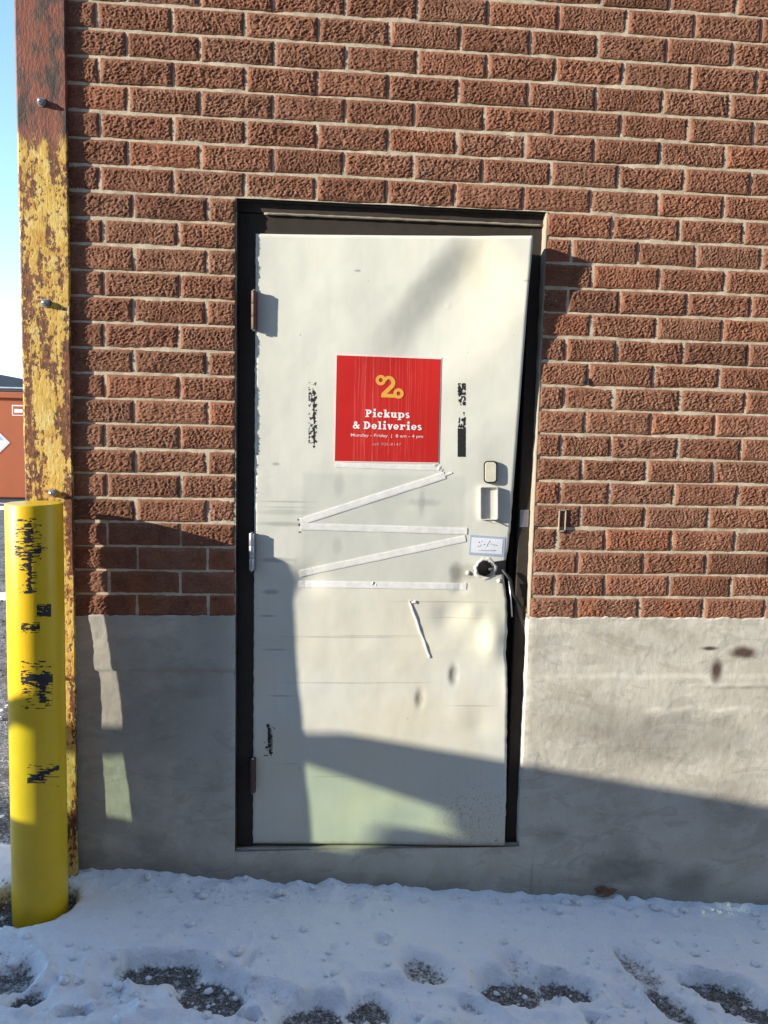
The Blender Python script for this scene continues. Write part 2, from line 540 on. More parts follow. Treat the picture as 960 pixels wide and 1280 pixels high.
M = dict(
    brick=mat_brick(), mortar=mat_mortar(), concrete=mat_concrete(), door=mat_door(), snow=mat_snow(),
    asphalt=mat_asphalt(), guard=mat_guard(), bollard=mat_bollard(), sign=mat_sign(), glass=mat_glass(),
    frame=mat_plain('dark_brown_frame_paint', (0.046, 0.039, 0.032), 0.8, 0, 0.3, 25, 0.001, 0.15),
    lintel=mat_plain('rusty_lintel_steel', (0.040, 0.030, 0.024), 0.8, 0, 0.5, 30, 0.002),
    caulk=mat_plain('pale_caulk', (0.30, 0.255, 0.19), 0.85, 0, 0.2, 60, 0.002),
    tape=mat_plain('white_foam_tape', (0.72, 0.71, 0.67), 0.75, 0, 0.22, 45, 0.001),
    zinc=mat_plain('zinc_steel', (0.48, 0.49, 0.52), 0.38, 0.85, 0.25, 60, 0.0006),
    rusty=mat_plain('rusty_hinge_steel', (0.11, 0.062, 0.045), 0.6, 0.35, 0.5, 60, 0.001),
    black=mat_plain('black_residue_and_gap', (0.012, 0.012, 0.013), 0.6, 0, 0.4, 80, 0.001),
    cream=mat_plain('cream_plastic', (0.70, 0.66, 0.50), 0.45, 0, 0.12, 40, 0.0004),
    ivory=mat_plain('ivory_painted_metal', (0.66, 0.64, 0.56), 0.5, 0, 0.15, 40, 0.0006),
    paper=mat_plain('white_label_paper', (0.72, 0.74, 0.77), 0.6, 0, 0.08, 90),
    blueish=mat_plain('label_border_ink', (0.36, 0.42, 0.52), 0.6, 0, 0.1, 40),
    ink=mat_plain('faded_ink', (0.42, 0.45, 0.52), 0.6, 0, 0.25, 90),
    white=mat_plain('white_print', (0.86, 0.78, 0.75), 0.5, 0, 0.04, 60),
    pink=mat_plain('thin_white_print', (0.78, 0.55, 0.52), 0.5, 0, 0.15, 90),
    pinker=mat_plain('faint_white_print', (0.68, 0.28, 0.25), 0.5, 0, 0.15, 90),
    orange=mat_plain('orange_print', (0.72, 0.36, 0.06), 0.5, 0, 0.06, 60),
    border=mat_plain('sign_white_edge', (0.80, 0.66, 0.62), 0.5, 0, 0.06, 60),
    dark=mat_plain('dark_cavity', (0.012, 0.011, 0.010), 0.9, 0, 0.3, 20),
    bin=mat_plain('orange_bin_paint', (0.36, 0.080, 0.020), 0.6, 0, 0.22, 1.6, 0.002),
    bin_lid=mat_plain('black_bin_lid', (0.03, 0.032, 0.036), 0.6, 0, 0.3, 4, 0.002),
    car=mat_plain('silver_car_paint', (0.40, 0.41, 0.43), 0.3, 0.5, 0.06, 8),
    tyre=mat_plain('tyre_rubber', (0.018, 0.018, 0.019), 0.85, 0, 0.3, 60, 0.001),
    rim=mat_plain('alloy_rim', (0.5, 0.5, 0.52), 0.35, 0.9, 0.1, 30),
    lens=mat_plain('clear_lamp_lens', (0.75, 0.76, 0.78), 0.15, 0, 0.05, 30),
    redlens=mat_plain('red_lamp_lens', (0.40, 0.01, 0.01), 0.2, 0, 0.1, 30),
    leaf=mat_plain('dry_brown_leaf', (0.17, 0.085, 0.035), 0.8, 0, 0.4, 60, 0.001),
)


# ------------------------------------------------------------------ object helpers
def empty(name, loc, label=None, cat=None, group=None, parent=None):
    o = bpy.data.objects.new(name, None)
    COL.objects.link(o)
    o.empty_display_size = 0.1
    o.location = loc
    if parent:
        o.parent = parent
        o.location = Vector(loc) - wpos(parent)
    tag(o, label, cat, group)
    return o


def tag(o, label=None, cat=None, group=None, kind=None):
    for k, v in (('label', label), ('category', cat), ('group', group), ('kind', kind)):
        if v:
            o[k] = v
    return o


def wpos(o):
    p = Vector(o.location)
    while o.parent:
        o = o.parent
        p = p + Vector(o.location)
    return p


def mk(name, verts, faces, mat, parent=None, smooth_shade=False, origin=None, bevel=0.0, solid=0.0, seg=2):
    """verts are world positions; the object's origin is `origin` (or the parent's place)."""
    v = np.asarray(verts, float)
    org = np.array(origin if origin is not None else (wpos(parent) if parent else v.min(0)), float)
    me = bpy.data.meshes.new(name)
    me.from_pydata((v - org).tolist(), [], [tuple(int(i) for i in f) for f in faces])
    me.materials.append(mat)
    if smooth_shade:
        me.polygons.foreach_set('use_smooth', [True] * len(me.polygons))
    me.update()
    o = bpy.data.objects.new(name, me)
    COL.objects.link(o)
    if parent:
        o.parent = parent
        o.location = Vector(org) - wpos(parent)
    else:
        o.location = org
    if solid:
        md = o.modifiers.new('solid', 'SOLIDIFY')
        md.thickness = solid
        md.offset = -1
    if bevel:
        md = o.modifiers.new('bevel', 'BEVEL')
        md.width = bevel
        md.segments = seg
        md.limit_method = 'ANGLE'
        md.angle_limit = math.radians(40)
    return o


def box(x0, x1, y0, y1, z0, z1):
    v = [(x0, y0, z0), (x1, y0, z0), (x1, y1, z0), (x0, y1, z0), (x0, y0, z1), (x1, y0, z1), (x1, y1, z1), (x0, y1, z1)]
    f = [(0, 3, 2, 1), (4, 5, 6, 7), (0, 1, 5, 4), (1, 2, 6, 5), (2, 3, 7, 6), (3, 0, 4, 7)]
    return v, f


def join(*parts):
    V, Fc = [], []
    for v, f in parts:
        k = len(V)
        V += [tuple(p) for p in v]
        Fc += [tuple(i + k for i in q) for q in f]
    return V, Fc


def tube(path, r, n=10, caps=True):
    """r may be a number or one per point"""
    path = [Vector(p) for p in path]
    rs = r if hasattr(r, '__len__') else [r] * len(path)
    V, Fc = [], []
    for i, p in enumerate(path):
        d = (path[min(i + 1, len(path) - 1)] - path[max(i - 1, 0)]).normalized()
        a = d.cross(Vector((0, 0, 1)) if abs(d.z) < 0.9 else Vector((1, 0, 0))).normalized()
        b = d.cross(a)
        for k in range(n):
            t = 2 * math.pi * k / n
            V.append(tuple(p + a * (rs[i] * math.cos(t)) + b * (rs[i] * math.sin(t))))
    for i in range(len(path) - 1):
        for k in range(n):
            k2 = (k + 1) % n
            Fc.append((i * n + k, i * n + k2, (i + 1) * n + k2, (i + 1) * n + k))
    if caps:
        Fc.append(tuple(range(n))[::-1])
        Fc.append(tuple((len(path) - 1) * n + k for k in range(n)))
    return V, Fc


def grid_faces(nx, ny):
    i, j = np.meshgrid(np.arange(nx - 1), np.arange(ny - 1), indexing='xy')
    a = (j * nx + i).ravel()
    return np.stack([a, a + 1, a + nx + 1, a + nx], 1)


# ------------------------------------------------------------------ the wall
K0, CH = 0.96, 0.08           # top of the concrete, course height
OPX0, OPX1 = -0.296, 0.707    # opening
OPZ0, OPZ1 = 0.135, K0 + 17 * CH
CORNER = -0.958
WALL_R, WALL_T = 6.0, 4.2
JX, JZ = 0.0068, 0.0070        # joint widths

building = empty('brick_building', (0.3, 0.0, 0.0),
                 'brown red rug-faced brick building on grey concrete base around the battered door', 'building')


def brick_mesh(length, seed, nx=None, nz=29, amp=1.0):
    """one rug-faced brick: wire-cut relief, ragged edges, slightly sunk margins"""
    h = CH - JZ
    if nx is None:
        nx = max(9, int(length / 0.0025))
    X, Z = np.meshgrid(np.linspace(-length / 2, length / 2, nx), np.linspace(-h / 2, h / 2, nz), indexing='xy')
    tilt = 0.30 + 0.25 * math.sin(seed * 1.7)
    u = X * math.cos(tilt) + Z * math.sin(tilt)
    w = -X * math.sin(tilt) + Z * math.cos(tilt)
    sx = seed * 3.7
    wu = u + 0.005 * vnoise(u / 0.02 + sx, w / 0.012, seed)
    ww = w + 0.0030 * vnoise(u / 0.014 + sx, w / 0.010 + 9, seed + 1)
    sty = 0.5 + 0.5 * math.sin(seed * 2.3)          # from long ridges to a granular face
    n = vnoise(wu / (0.0065 + .0085 * sty) + sx, ww / 0.0041, seed + 2)
    rg = 1 - 2.4 * np.abs(vnoise(wu / 0.019 + sx, ww / 0.0085 + 3, seed + 7))
    n2 = vnoise(wu / 0.0052 + sx, ww / 0.0030, seed + 3)
    pit = np.minimum(vnoise(X / 0.0055 + sx, Z / 0.0045, seed + 9) + .25, 0)
    amp = amp * (1.08 + 0.16 * math.sin(seed * 5.1 + 1))
    rel = 0.0026 * n + 0.0009 * rg + 0.0022 * n2 + 0.0030 * pit + 0.0012 * vnoise(X / 0.07 + sx, Z / 0.05, seed + 4)
    ex = np.minimum(X + length / 2, length / 2 - X)
    ez = np.minimum(Z + h / 2, h / 2 - Z)
    e = np.minimum(ex, ez)
    marg = smooth(0.0, 0.0125, e)
    y = -np.maximum(0.0010 + rel * amp * (0.12 + 0.88 * marg) + 0.0030 * marg, .0010 * marg)
    y = y + 0.0016 * (1 - smooth(0, 0.003, e))
    # ragged outline
    ro = 1 - smooth(0, 0.02, ex)
    X = X + np.sign(X) * ro * 0.0014 * vnoise(Z / 0.018 + sx, X * 0 + np.sign(X) * 5, seed + 5)
    rz = 1 - smooth(0, 0.02, ez)
    Z = Z + np.sign(Z) * rz * 0.0013 * vnoise(X / 0.022 + sx, np.sign(Z) * 5 + Z * 0, seed + 6)
    V = np.stack([X.ravel(), y.ravel(), Z.ravel()], 1)
    Fc = [tuple(f) for f in grid_faces(nx, nz).tolist()]
    # sides going back into the mortar
    bd = [i for i in range(nx)] + [j * nx + nx - 1 for j in range(1, nz)] + [(nz - 1) * nx + i for i in range(nx - 2, -1, -1)] + [j * nx for j in range(nz - 2, 0, -1)]
    k = len(V)
    back = V[bd].copy()
    back[:, 1] = 0.022
    V = np.concatenate([V, back])
    m = len(bd)
    for i in range(m):
        a, b2 = bd[i], bd[(i + 1) % m]
        Fc.append((b2, a, k + i, k + (i + 1) % m))
    me = bpy.data.meshes.new('brick')
    me.from_pydata(V.tolist(), [], Fc)
    me.polygons.foreach_set('use_smooth', [True] * len(me.polygons))
    me.materials.append(M['brick'])
    me.update()
    return me


_bm = {}


def get_brick_mesh(length):
    q = round(length / 0.006) * 0.006
    full = abs(q - 0.216) < 0.016
    if full:
        q = 0.216
        var = rng.randrange(14)
    else:
        var = rng.randrange(2)
    if (q, var) not in _bm:
        _bm[(q, var)] = brick_mesh(q, int(q * 1000) + 17 * var)
    return _bm[(q, var)], q


def course_joints(k, xa, xb):
    """x of the upright joints of course k between xa and xb"""
    js = []
    if k >= 17:
        x0 = -0.7175 if k % 2 else -0.631
        js = [x0 + 0.2245 * n for n in range(-4, 40)]
    else:
        lf = (-0.711, -0.475) if k % 2 else (-0.618, -0.387)
        js += [lf[0] - 0.229] + list(lf)
        if k == 16:
            r = [0.926, 1.157, 1.381]
        elif k == 15:
            r = [0.799, 1.022, 1.22, 1.448]
        elif k % 2:
            r = [0.793, 0.966, 1.198, 1.426]
        else:
            r = [0.871, 1.098, 1.328]
        while r[-1] < WALL_R:
            r.append(r[-1] + 0.2285)
        js += r
    return [x for x in js if xa + 0.03 < x < xb - 0.03]


far_bricks = []      # (x0, x1, course, face) beyond what the picture shows
n_br = 0
TOPK = int((WALL_T - K0) / CH)
for k in range(TOPK):
    spans = [(CORNER, WALL_R)] if k >= 17 else [(CORNER, OPX0 - 0.002), (OPX1 + 0.002, WALL_R)]
    for xa, xb in spans:
        js = [xa] + [x + rng.uniform(-.003, .003) for x in course_joints(k, xa, xb)] + [xb]
        for a, b in zip(js[:-1], js[1:]):
            ja = 0 if a in (xa,) and xa != CORNER else JX / 2
            x0, x1 = a + (0 if a == xa else JX / 2), b - (0 if b == xb else JX / 2)
            zc = K0 + (k + 0.5) * CH + rng.uniform(-.0008, .0008)
            if a < 1.85 and k <= 26:
                me, ql = get_brick_mesh(x1 - x0)
                o = bpy.data.objects.new('brick', me)
                COL.objects.link(o)
                o.parent = building
                o.location = (Vector(((x0 + x1) / 2, rng.uniform(-.0012, .0016), zc)) - building.location)
                o.rotation_euler = (rng.uniform(-.006, .006), math.pi if rng.random() < .5 else 0, rng.uniform(-.004, .004))
                o.scale = ((x1 - x0) / ql, 1, 1)
                n_br += 1
            else:
                far_bricks.append((x0, x1, zc))
print('bricks', n_br)

# bricks past the right and top of the picture and round the corner: plain wobbling blocks in one part
V, Fc = [], []
for (x0, x1, zc) in far_bricks:
    j = lambda: rng.uniform(-.0012, .0012)
    d = rng.uniform(-.004, .0)
    vv, ff = box(x0 + j(), x1 + j(), d, .02, zc - CH / 2 + JZ / 2 + j(), zc + CH / 2 - JZ / 2 + j())
    V, Fc = (lambda a: (V + [tuple(p) for p in vv], Fc + [tuple(i + len(V) for i in q) for q in ff]))(0) if False else (V, Fc)
    kx = len(V)
    V.extend(vv)
    Fc.extend([tuple(i + kx for i in q) for q in ff])
for k in range(TOPK):   # side wall, going away from the corner
    y = 0.11 + (0.115 if k % 2 else 0.0)
    while y < 8.0:
        d = rng.uniform(-.004, 0)
        vv, ff = box(CORNER + d, CORNER + .02, y, y + .22, K0 + k * CH + JZ / 2, K0 + (k + 1) * CH - JZ / 2)
        kx = len(V)
        V.extend(vv)
        Fc.extend([tuple(i + kx for i in q) for q in ff])
        y += 0.2285
tag(mk('outer_bricks', V, Fc, M['brick'], building), kind='stuff')


def relief_sheet(name, x0, x1, z0, z1, step, depth_fn, mat, holes=()):
    """upright sheet facing -y, with real unevenness, cells inside `holes` left out"""
    nx, nz = int((x1 - x0) / step) + 1, int((z1 - z0) / step) + 1
    xs, zs = np.linspace(x0, x1, nx), np.linspace(z0, z1, nz)
    for (a, b, c, d) in holes:
        for arr, e in ((xs, a), (xs, b), (zs, c), (zs, d)):
            if arr[0] < e < arr[-1]:
                arr[np.argmin(abs(arr - e))] = e
    X, Z = np.meshgrid(xs, zs, indexing='xy')
    Y = depth_fn(X, Z)
    f = grid_faces(nx, nz)
    cx = X.ravel()[f].mean(1)
    cz = Z.ravel()[f].mean(1)
    keep = np.ones(len(f), bool)
    for (a, b, c, d) in holes:
        keep &= ~((cx > a) & (cx < b) & (cz > c) & (cz < d))
    return mk(name, np.stack([X.ravel(), Y.ravel(), Z.ravel()], 1), f[keep].tolist(), mat, building, True)


def mortar_depth(X, Z):
    return np.maximum(0.0006 + 0.0040 * fbm(X / .13, Z / .07, 3, 3) + 0.0008 * vnoise(X / .016, Z / .016, 5), -.0006)


def conc_depth(X, Z):
    y = -0.006 + 0.0035 * fbm(X / .35, Z / .22, 11, 4) + 0.0009 * fbm(X / .03, Z / .03, 12, 3) + 0.0004 * vnoise(X / .009, Z / .02, 14)
    # rough trowelled laps
    zr = on_wall(800, 846)[2] + 0.004 * vnoise(X / .12, X * 0, 3)
    y = y - 0.004 * smooth(0.012, -0.002, Z - zr) * smooth(-0.16, -0.02, Z - zr) * smooth(.70, .80, X)
    zr2 = on_wall(910, 856)[2] + 0.003 * vnoise(X / .03, X * 0, 4)
    rid = np.exp(-((Z - zr2) / .006) ** 2) * smooth(1.28, 1.36, X)
    y = y - 0.0045 * rid * (0.8 + 0.5 * vnoise(X / .05, Z * 0, 8))
    zr3 = on_wall(880, 885)[2] + 0.012 * vnoise(X / .09, X * 0, 6)
    y = y - 0.0035 * smooth(.003, -.004, Z - zr3) * smooth(-.06, -.01, Z - zr3) * smooth(1.05, 1.2, X) * smooth(1.75, 1.5, X)
    # joint between the door surround and the wall footing
    xj = on_wall(667, 1020)[0]
    y = y + 0.0022 * smooth(-.004, .004, X - xj - .004 * vnoise(Z / .05, Z * 0, 4)) * smooth(.52, .40, Z)
    y = y + 0.004 * np.exp(-((X - xj - .006 * vnoise(Z / .03, Z * 0, 21)) / .003) ** 2) * smooth(.17, .12, Z)
    # left panel leans back a little towards the ground
    y = y + 0.005 * smooth(K0, 0.1, Z) * smooth(-.45, -.75, X)
    zt = on_wall(200, 838)[2]
    y = y + 0.004 * smooth(zt + .004, zt - .004, Z + .006 * vnoise(X / .04, X * 0, 7)) * smooth(-.25, -.32, X) * smooth(.5, .66, Z)
    # ragged upper lip where the parging laps over the bricks
    return y


mo = relief_sheet('mortar', CORNER + .004, WALL_R, K0, WALL_T, 0.012, mortar_depth, M['mortar'], [(OPX0, OPX1, 0, OPZ1)])
# concrete base: the uneven parged face, its ragged upper lip and a plain block behind and round the corner
ZT = K0 + 0.012


def conc_sheet():
    x0, x1, z0, step = CORNER, 2.2, -0.30, 0.0065
    nx, nz = int((x1 - x0) / step) + 1, int((ZT - z0) / step) + 1
    xs, zs = np.linspace(x0, x1, nx), np.linspace(z0, ZT, nz)
    for arr, e in ((xs, OPX0), (xs, OPX1), (zs, OPZ0)):
        arr[np.argmin(abs(arr - e))] = e
    X, Z = np.meshgrid(xs, zs, indexing='xy')
    Z = Z.copy()
    lip = 0.011 * fbm(X / .06, X * 0, 44, 4, .6) - 0.004 + .006 * np.maximum(vnoise(X / .022, X * 0 + 2, 45), 0)
    lipf = smooth(K0 - .05, ZT, Z)
    Z = Z + lip * lipf
    Y = conc_depth(X, Z)
    # chipped edges of the opening
    Y = Y + 0.004 * np.exp(-(np.abs(X - OPX1) / .006)) * (0.5 + 0.8 * vnoise(Z / .03, Z * 0, 5)) + 0.003 * np.exp(-(np.abs(X - OPX0) / .006))
    f = grid_faces(nx, nz)
    cx, cz = X.ravel()[f].mean(1), Z.ravel()[f].mean(1)
    keep = ~((cx > OPX0) & (cx < OPX1) & (cz > OPZ0))
    V = np.stack([X.ravel(), Y.ravel(), Z.ravel()], 1)
    # top lip turned back to the bricks
    k = len(V)
    topi = np.arange((nz - 1) * nx, nz * nx)
    tb = V[topi].copy()
    tb[:, 1] = 0.015
    V = np.concatenate([V, tb])
    fl = f[keep].tolist()
    for i in range(nx - 1):
        c = (xs[i] + xs[i + 1]) / 2
        if not (OPX0 < c < OPX1):
            fl.append([topi[i], topi[i + 1], k + i + 1, k + i])
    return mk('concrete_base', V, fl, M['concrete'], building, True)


base = conc_sheet()
parts = [box(CORNER + .004, OPX0 - .004, .012, .30, -.3, K0), box(OPX1 + .004, 2.2, .012, .30, -.3, K0),
         box(OPX0 - .004, OPX1 + .004, .012, .30, -.3, OPZ0 - .004), box(2.2, WALL_R, -.004, .30, -.3, K0 - .004),
         box(CORNER - .002, CORNER + .004, 0.0, 8.0, -.3, K0 - .004)]
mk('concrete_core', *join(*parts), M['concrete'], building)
# masonry body behind the face (keeps daylight out) and the roof edge far above the picture
core = [box(CORNER + .004, OPX0 - .004, .016, .30, K0, WALL_T), box(OPX1 + .004, WALL_R, .016, .30, K0, WALL_T),
        box(OPX0 - .004, OPX1 + .004, .016, .30, OPZ1 + .004, WALL_T), box(CORNER + .003, CORNER + .3, .3, 8, K0, WALL_T)]
mk('masonry_core', *join(*core), M['mortar'], building)
mk('roof_edge', *join(box(CORNER - .05, WALL_R, -.05, 8, WALL_T, WALL_T + .12)), M['frame'], building, bevel=.006)

# plastered returns of the opening
rv = []
zs = np.linspace(OPZ0, OPZ1, 120)
for xs_, sgn in ((OPX1, 1), (OPX0, -1)):
    V, Fc = [], []
    for i, z in enumerate(zs):
        w = 0.0025 * vnoise(z / .06, 0.0, 9 + sgn) + 0.0012 * vnoise(z / .015, 0.0, 19 + sgn)
        for y, dx in ((-0.0005, 0.004 * sgn), (.004, -.001 * sgn), (.035, -.004 * sgn), (.30, -.004 * sgn)):
            V.append((xs_ + dx + float(w) * (1 if y > 0 else .4), y + 0.0008 * float(vnoise(z / .02, y, 4)), z))
    for i in range(len(zs) - 1):
        for k in range(3):
            a = i * 4 + k
            Fc.append((a, a + 1, a + 5, a + 4))
    cut = [f for f in Fc if zs[min(f) // 4] >= K0]
    low = [f for f in Fc if zs[min(f) // 4] < K0]
    mk('opening_return', V, cut, M['caulk'] if sgn > 0 else M['frame'], building, True, solid=.002)
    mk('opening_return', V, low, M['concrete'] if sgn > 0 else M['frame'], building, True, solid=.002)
mk('lintel', *join(box(OPX0, OPX1, .024, .3, OPZ1 - .034, OPZ1 + .004), box(OPX0 - .01, OPX1 + .01, .010, .1, OPZ1 - .004, OPZ1 + .006)), M['lintel'], building, bevel=.002)
V = []
path = []
for i in range(60):
    x = OPX0 + 0.085 + (OPX1 - OPX0 - .09) * i / 59
    path.append((x, .022 + .0015 * float(vnoise(x / .03, 1.0, 3)), OPZ1 - .038 + .0012 * float(vnoise(x / .04, 2.0, 6))))
mk('caulk_bead', *tube(path, [.0042 + .001 * float(vnoise(p[0] / .02, 3.0, 7)) for p in path], 8), M['caulk'], building, True)

# small things fixed to the wall
q = on_wall(702, 650)
w = .013
mk('conduit_stub', *join(box(q[0] - w, q[0] - w + .004, -.012, .0, q[2] - .038, q[2] + .038), box(q[0] + w - .004, q[0] + w, -.012, .0, q[2] - .034, q[2] + .036),
                         box(q[0] - w, q[0] + w, -.012, .0, q[2] + .032, q[2] + .037), box(q[0] - w, q[0] + w * .6, -.012, .0, q[2] - .040, q[2] - .034)), M['caulk'], building, bevel=.001)
q = on_wall(729, 475)
mk('anchor_bolt', *tube([(q[0], .0, q[2]), (q[0], -.010, q[2]), (q[0], -.0125, q[2])], [.012, .012, .007], 12), M['rusty'], building, True)

# ------------------------------------------------------------------ door frame
fr = empty('door_frame', (OPX0, .03, OPZ0), parent=building)
FY = .027
HD = OPZ1 - .040
mk('jamb', *join(box(OPX0 + .003, OPX0 + .057, FY, .14, OPZ0, HD), box(OPX0 + .057, OPX0 + .072, FY + .05, .14, OPZ0, HD)), M['frame'], fr, bevel=.003)
mk('jamb', *join(box(OPX1 - .044, OPX1 - .004, FY, .14, OPZ0, HD), box(OPX1 - .06, OPX1 - .044, FY + .05, .14, OPZ0, HD)), M['frame'], fr, bevel=.003)
mk('head', *join(box(OPX0 + .003, OPX1 - .004, FY + .001, .14, HD - .060, HD + .004)), M['frame'], fr, bevel=.003)
mk('dark_backing', *box(OPX0, OPX1, .16, .18, OPZ0, OPZ1), M['dark'], fr)  # near-black panel standing in for the unlit interior
q = on_wall(654, 648, FY)
mk('strike_plate', *box(OPX1 - .040, OPX1 - .010, FY - .0025, FY + .01, q[2] - .03, q[2] + .03), M['zinc'], fr, bevel=.001)

# ------------------------------------------------------------------ the door
DX0, DX1 = -0.2375, 0.648
DZT_L, DZT_R, DZB_L, DZB_R = 2.219, 2.226, 0.148, 0.128
DY0 = 0.021
EZ = [0.12, 0.5, 0.85, 0.97, 1.10, 1.25, 1.45, 1.72, 2.0, 2.23]
EP = [0.022, 0.023, 0.024, 0.010, 0.004, 0.007, 0.020, 0.041, 0.066, 0.092]
EDGE = []
for (u_, v_) in ((666, 305), (656, 430), (646, 560), (642, 611), (638, 663), (635, 689), (630, 712), (630, 723), (634, 749), (634, 790), (632, 815), (634, 840), (634, 890), (633, 1000), (631, 1057)):
    y_ = DY0
    for _ in range(3):
        q = on_wall(u_, v_, y_)
        y_ = DY0 - float(np.interp(q[2], EZ, EP))
    EDGE.append((q[2], q[0]))
EDGE.sort()
P_a, P_b = on_wall(600, 312, .0), on_wall(470, 470, .0)
ln_d = np.array([P_b[0] - P_a[0], P_b[2] - P_a[2]])
ln_l = np.linalg.norm(ln_d)
ln_d /= ln_l


def door_out(x, z):
    """how far the dented leaf stands out of its plane (towards the viewer)"""
    x = np.asarray(x, float)
    z = np.asarray(z, float)
    u = np.clip((x - DX0) / (DX1 - DX0), 0, 1)
    d = np.interp(z, EZ, EP) * u ** 1.35
    rx, rz = x - P_a[0], z - P_a[2]
    al = rx * ln_d[0] + rz * ln_d[1]
    s = rx * ln_d[1] - rz * ln_d[0]
    s = -s
    fade = smooth(-.06, .06, al) * smooth(ln_l * 1.15, ln_l * .35, al)
    d = d - 0.019 * fade * smooth(-.11, .03, s) * (1 - .95 * smooth(.03, .26, s))

    def bump(u0, v0, a, su, sv):
        q = on_wall(u0, v0, .02)
        return a * np.exp(-((x - q[0]) / su) ** 2 - ((z - q[2]) / sv) ** 2)
    d = d + bump(615, 795, .014, .042, .070) + bump(560, 770, -.007, .045, .05)
    d = d + bump(566, 842, -.0045, .012, .03) + bump(524, 872, -.0035, .012, .03) + bump(640, 860, .006, .03, .08)
    d = d + bump(607, 711, .006, .045, .03) + bump(559, 384, .0012, .006, .006) + bump(640, 720, -.010, .02, .05)
    d = d + bump(384, 726, -.010, .055, .05) + bump(590, 765, .005, .03, .03) + bump(575, 735, -.004, .025, .02) + bump(600, 900, -.004, .05, .06)
    d = d + bump(470, 1020, .006, .10, .06) + bump(560, 985, -.004, .07, .05)
    d = d + .0032 * fbm(x / .33, z / .30, 61, 3)
    return d


def door_pt(u, v, off=0.0):
    """place on the dented leaf seen at this pixel"""
    y = DY0
    for _ in range(3):
        q = on_wall(u, v, y)
        y = DY0 - float(door_out(q[0], q[2])) - off
    return np.array([q[0], y, q[2]])


LOCK = door_pt(607, 711)
door = empty('metal_door', (DX0, DY0, DZB_L), 'dented chalky white steel door with a red poster and peeling tape strips', 'door')


def door_leaf():
    nx, nz = 152, 340
    U, T = np.meshgrid(np.linspace(0, 1, nx), np.linspace(0, 1, nz), indexing='xy')
    zb = DZB_L + (DZB_R - DZB_L) * U
    zt = DZT_L + (DZT_R - DZT_L) * U
    Z = zb + (zt - zb) * T
    # lock side pried at and chewed: the edge wanders as seen
    XR = np.interp(Z, [e_[0] for e_ in EDGE], [e_[1] for e_ in EDGE]) + .002 * vnoise(Z / .03, Z * 0, 3) * smooth(1.6, 1.2, Z)
    XL = DX0 + .0018 * vnoise(Z / .025, Z * 0 + 4, 3)
    X = XL + (XR - XL) * U
    D = door_out(X, Z)
    e = np.minimum(np.minimum(X - X.min(1, keepdims=True), X.max(1, keepdims=True) - X), np.minimum(Z - zb, zt - Z))
    Y = DY0 - D + .003 * (1 - smooth(0, .004, e)) ** 2
    V = np.stack([X.ravel(), Y.ravel(), Z.ravel()], 1)
    f = grid_faces(nx, nz)
    cc = V[f].mean(1)
    hole = ((cc[:, 0] - LOCK[0]) ** 2 + (cc[:, 2] - LOCK[2]) ** 2) < .0275 ** 2
    fl = f[~hole].tolist()
    # back and edges
    k = len(V)
    B = V.copy()
    B[:, 1] += .042
    V = np.concatenate([V, B])
    fl += [[a + k for a in q[::-1]] for q in f.tolist()]
    bd = list(range(nx)) + [j * nx + nx - 1 for j in range(1, nz)] + [(nz - 1) * nx + i for i in range(nx - 2, -1, -1)] + [j * nx for j in range(nz - 2, 0, -1)]
    m = len(bd)
    for i in range(m):
        a, b2 = bd[i], bd[(i + 1) % m]
        fl.append([b2, a, a + k, b2 + k])
    return mk('leaf', V, fl, M['door'], door, True)


leaf = door_leaf()


def strip_on_door(name, p0, p1, wpx, th, mat, n=26, wob=0.5, seed=1, parent=None, taper=0.0):
    """a thin raised band between two pixels, wpx pixels wide, following the leaf"""
    V, Fc = [], []
    d = np.array([p1[0] - p0[0], p1[1] - p0[1]], float)
    L = np.linalg.norm(d)
    d /= L
    nn = np.array([-d[1], d[0]])
    for i in range(n):
        t = i / (n - 1)
        c = np.array(p0) + d * L * t
        w1 = wpx / 2 * (1 - taper * t) * (1 + .10 * wob * float(vnoise(t * 14, 0.3, seed)))
        w2 = wpx / 2 * (1 - taper * t) * (1 + .10 * wob * float(vnoise(t * 14, 7.3, seed)))
        c = c + nn * .5 * wob * float(vnoise(t * 5, 3.3, seed))
        lift = th * (1 + .5 * wob * float(vnoise(t * 6, 11.3, seed)))
        a, b = c - nn * w1, c + nn * w2
        for (pp, off) in ((a, -.001), (a, lift * .75), (a + nn * w1 * .35, lift), (b - nn * w2 * .35, lift), (b, lift * .75), (b, -.001)):
            V.append(door_pt(pp[0], pp[1], off))
    for i in range(n - 1):
        for k in range(5):
            a = i * 6 + k
            Fc.append((a, a + 6, a + 7, a + 1))
    Fc.append((0, 1, 2, 3, 4, 5))
    Fc.append(tuple((n - 1) * 6 + k for k in (5, 4, 3, 2, 1, 0)))
    return mk(name, V, Fc, mat, parent or door, False)


strip_on_door('tape_strip', (419, 581), (551, 585), 6.5, .0010, M['tape'], seed=11)
strip_on_door('tape_strip', (376, 652), (556, 594), 9, .0017, M['tape'], seed=12)
strip_on_door('tape_strip', (545, 598), (565, 591), 4, .0016, M['tape'], 8, seed=22, taper=.5)
strip_on_door('tape_strip', (376, 658), (584, 664), 8.5, .0018, M['tape'], seed=13)
strip_on_door('tape_strip', (375, 717), (582, 673), 8.5, .0016, M['tape'], seed=14)
strip_on_door('tape_strip', (373, 730), (583, 733), 8.5, .0016, M['tape'], seed=15)
strip_on_door('tape_strip', (512, 753), (537, 822), 2.4, .0036, M['tape'], 20, seed=16, wob=1.2)
for i, (a, b) in enumerate((((543, 581), (553, 588)), ((463, 728), (470, 731)), ((512, 752), (521, 753)))):
    strip_on_door('tape_scrap', a, b, 3.6, .0026, M['ivory'], 6, 3.0, 40 + i)


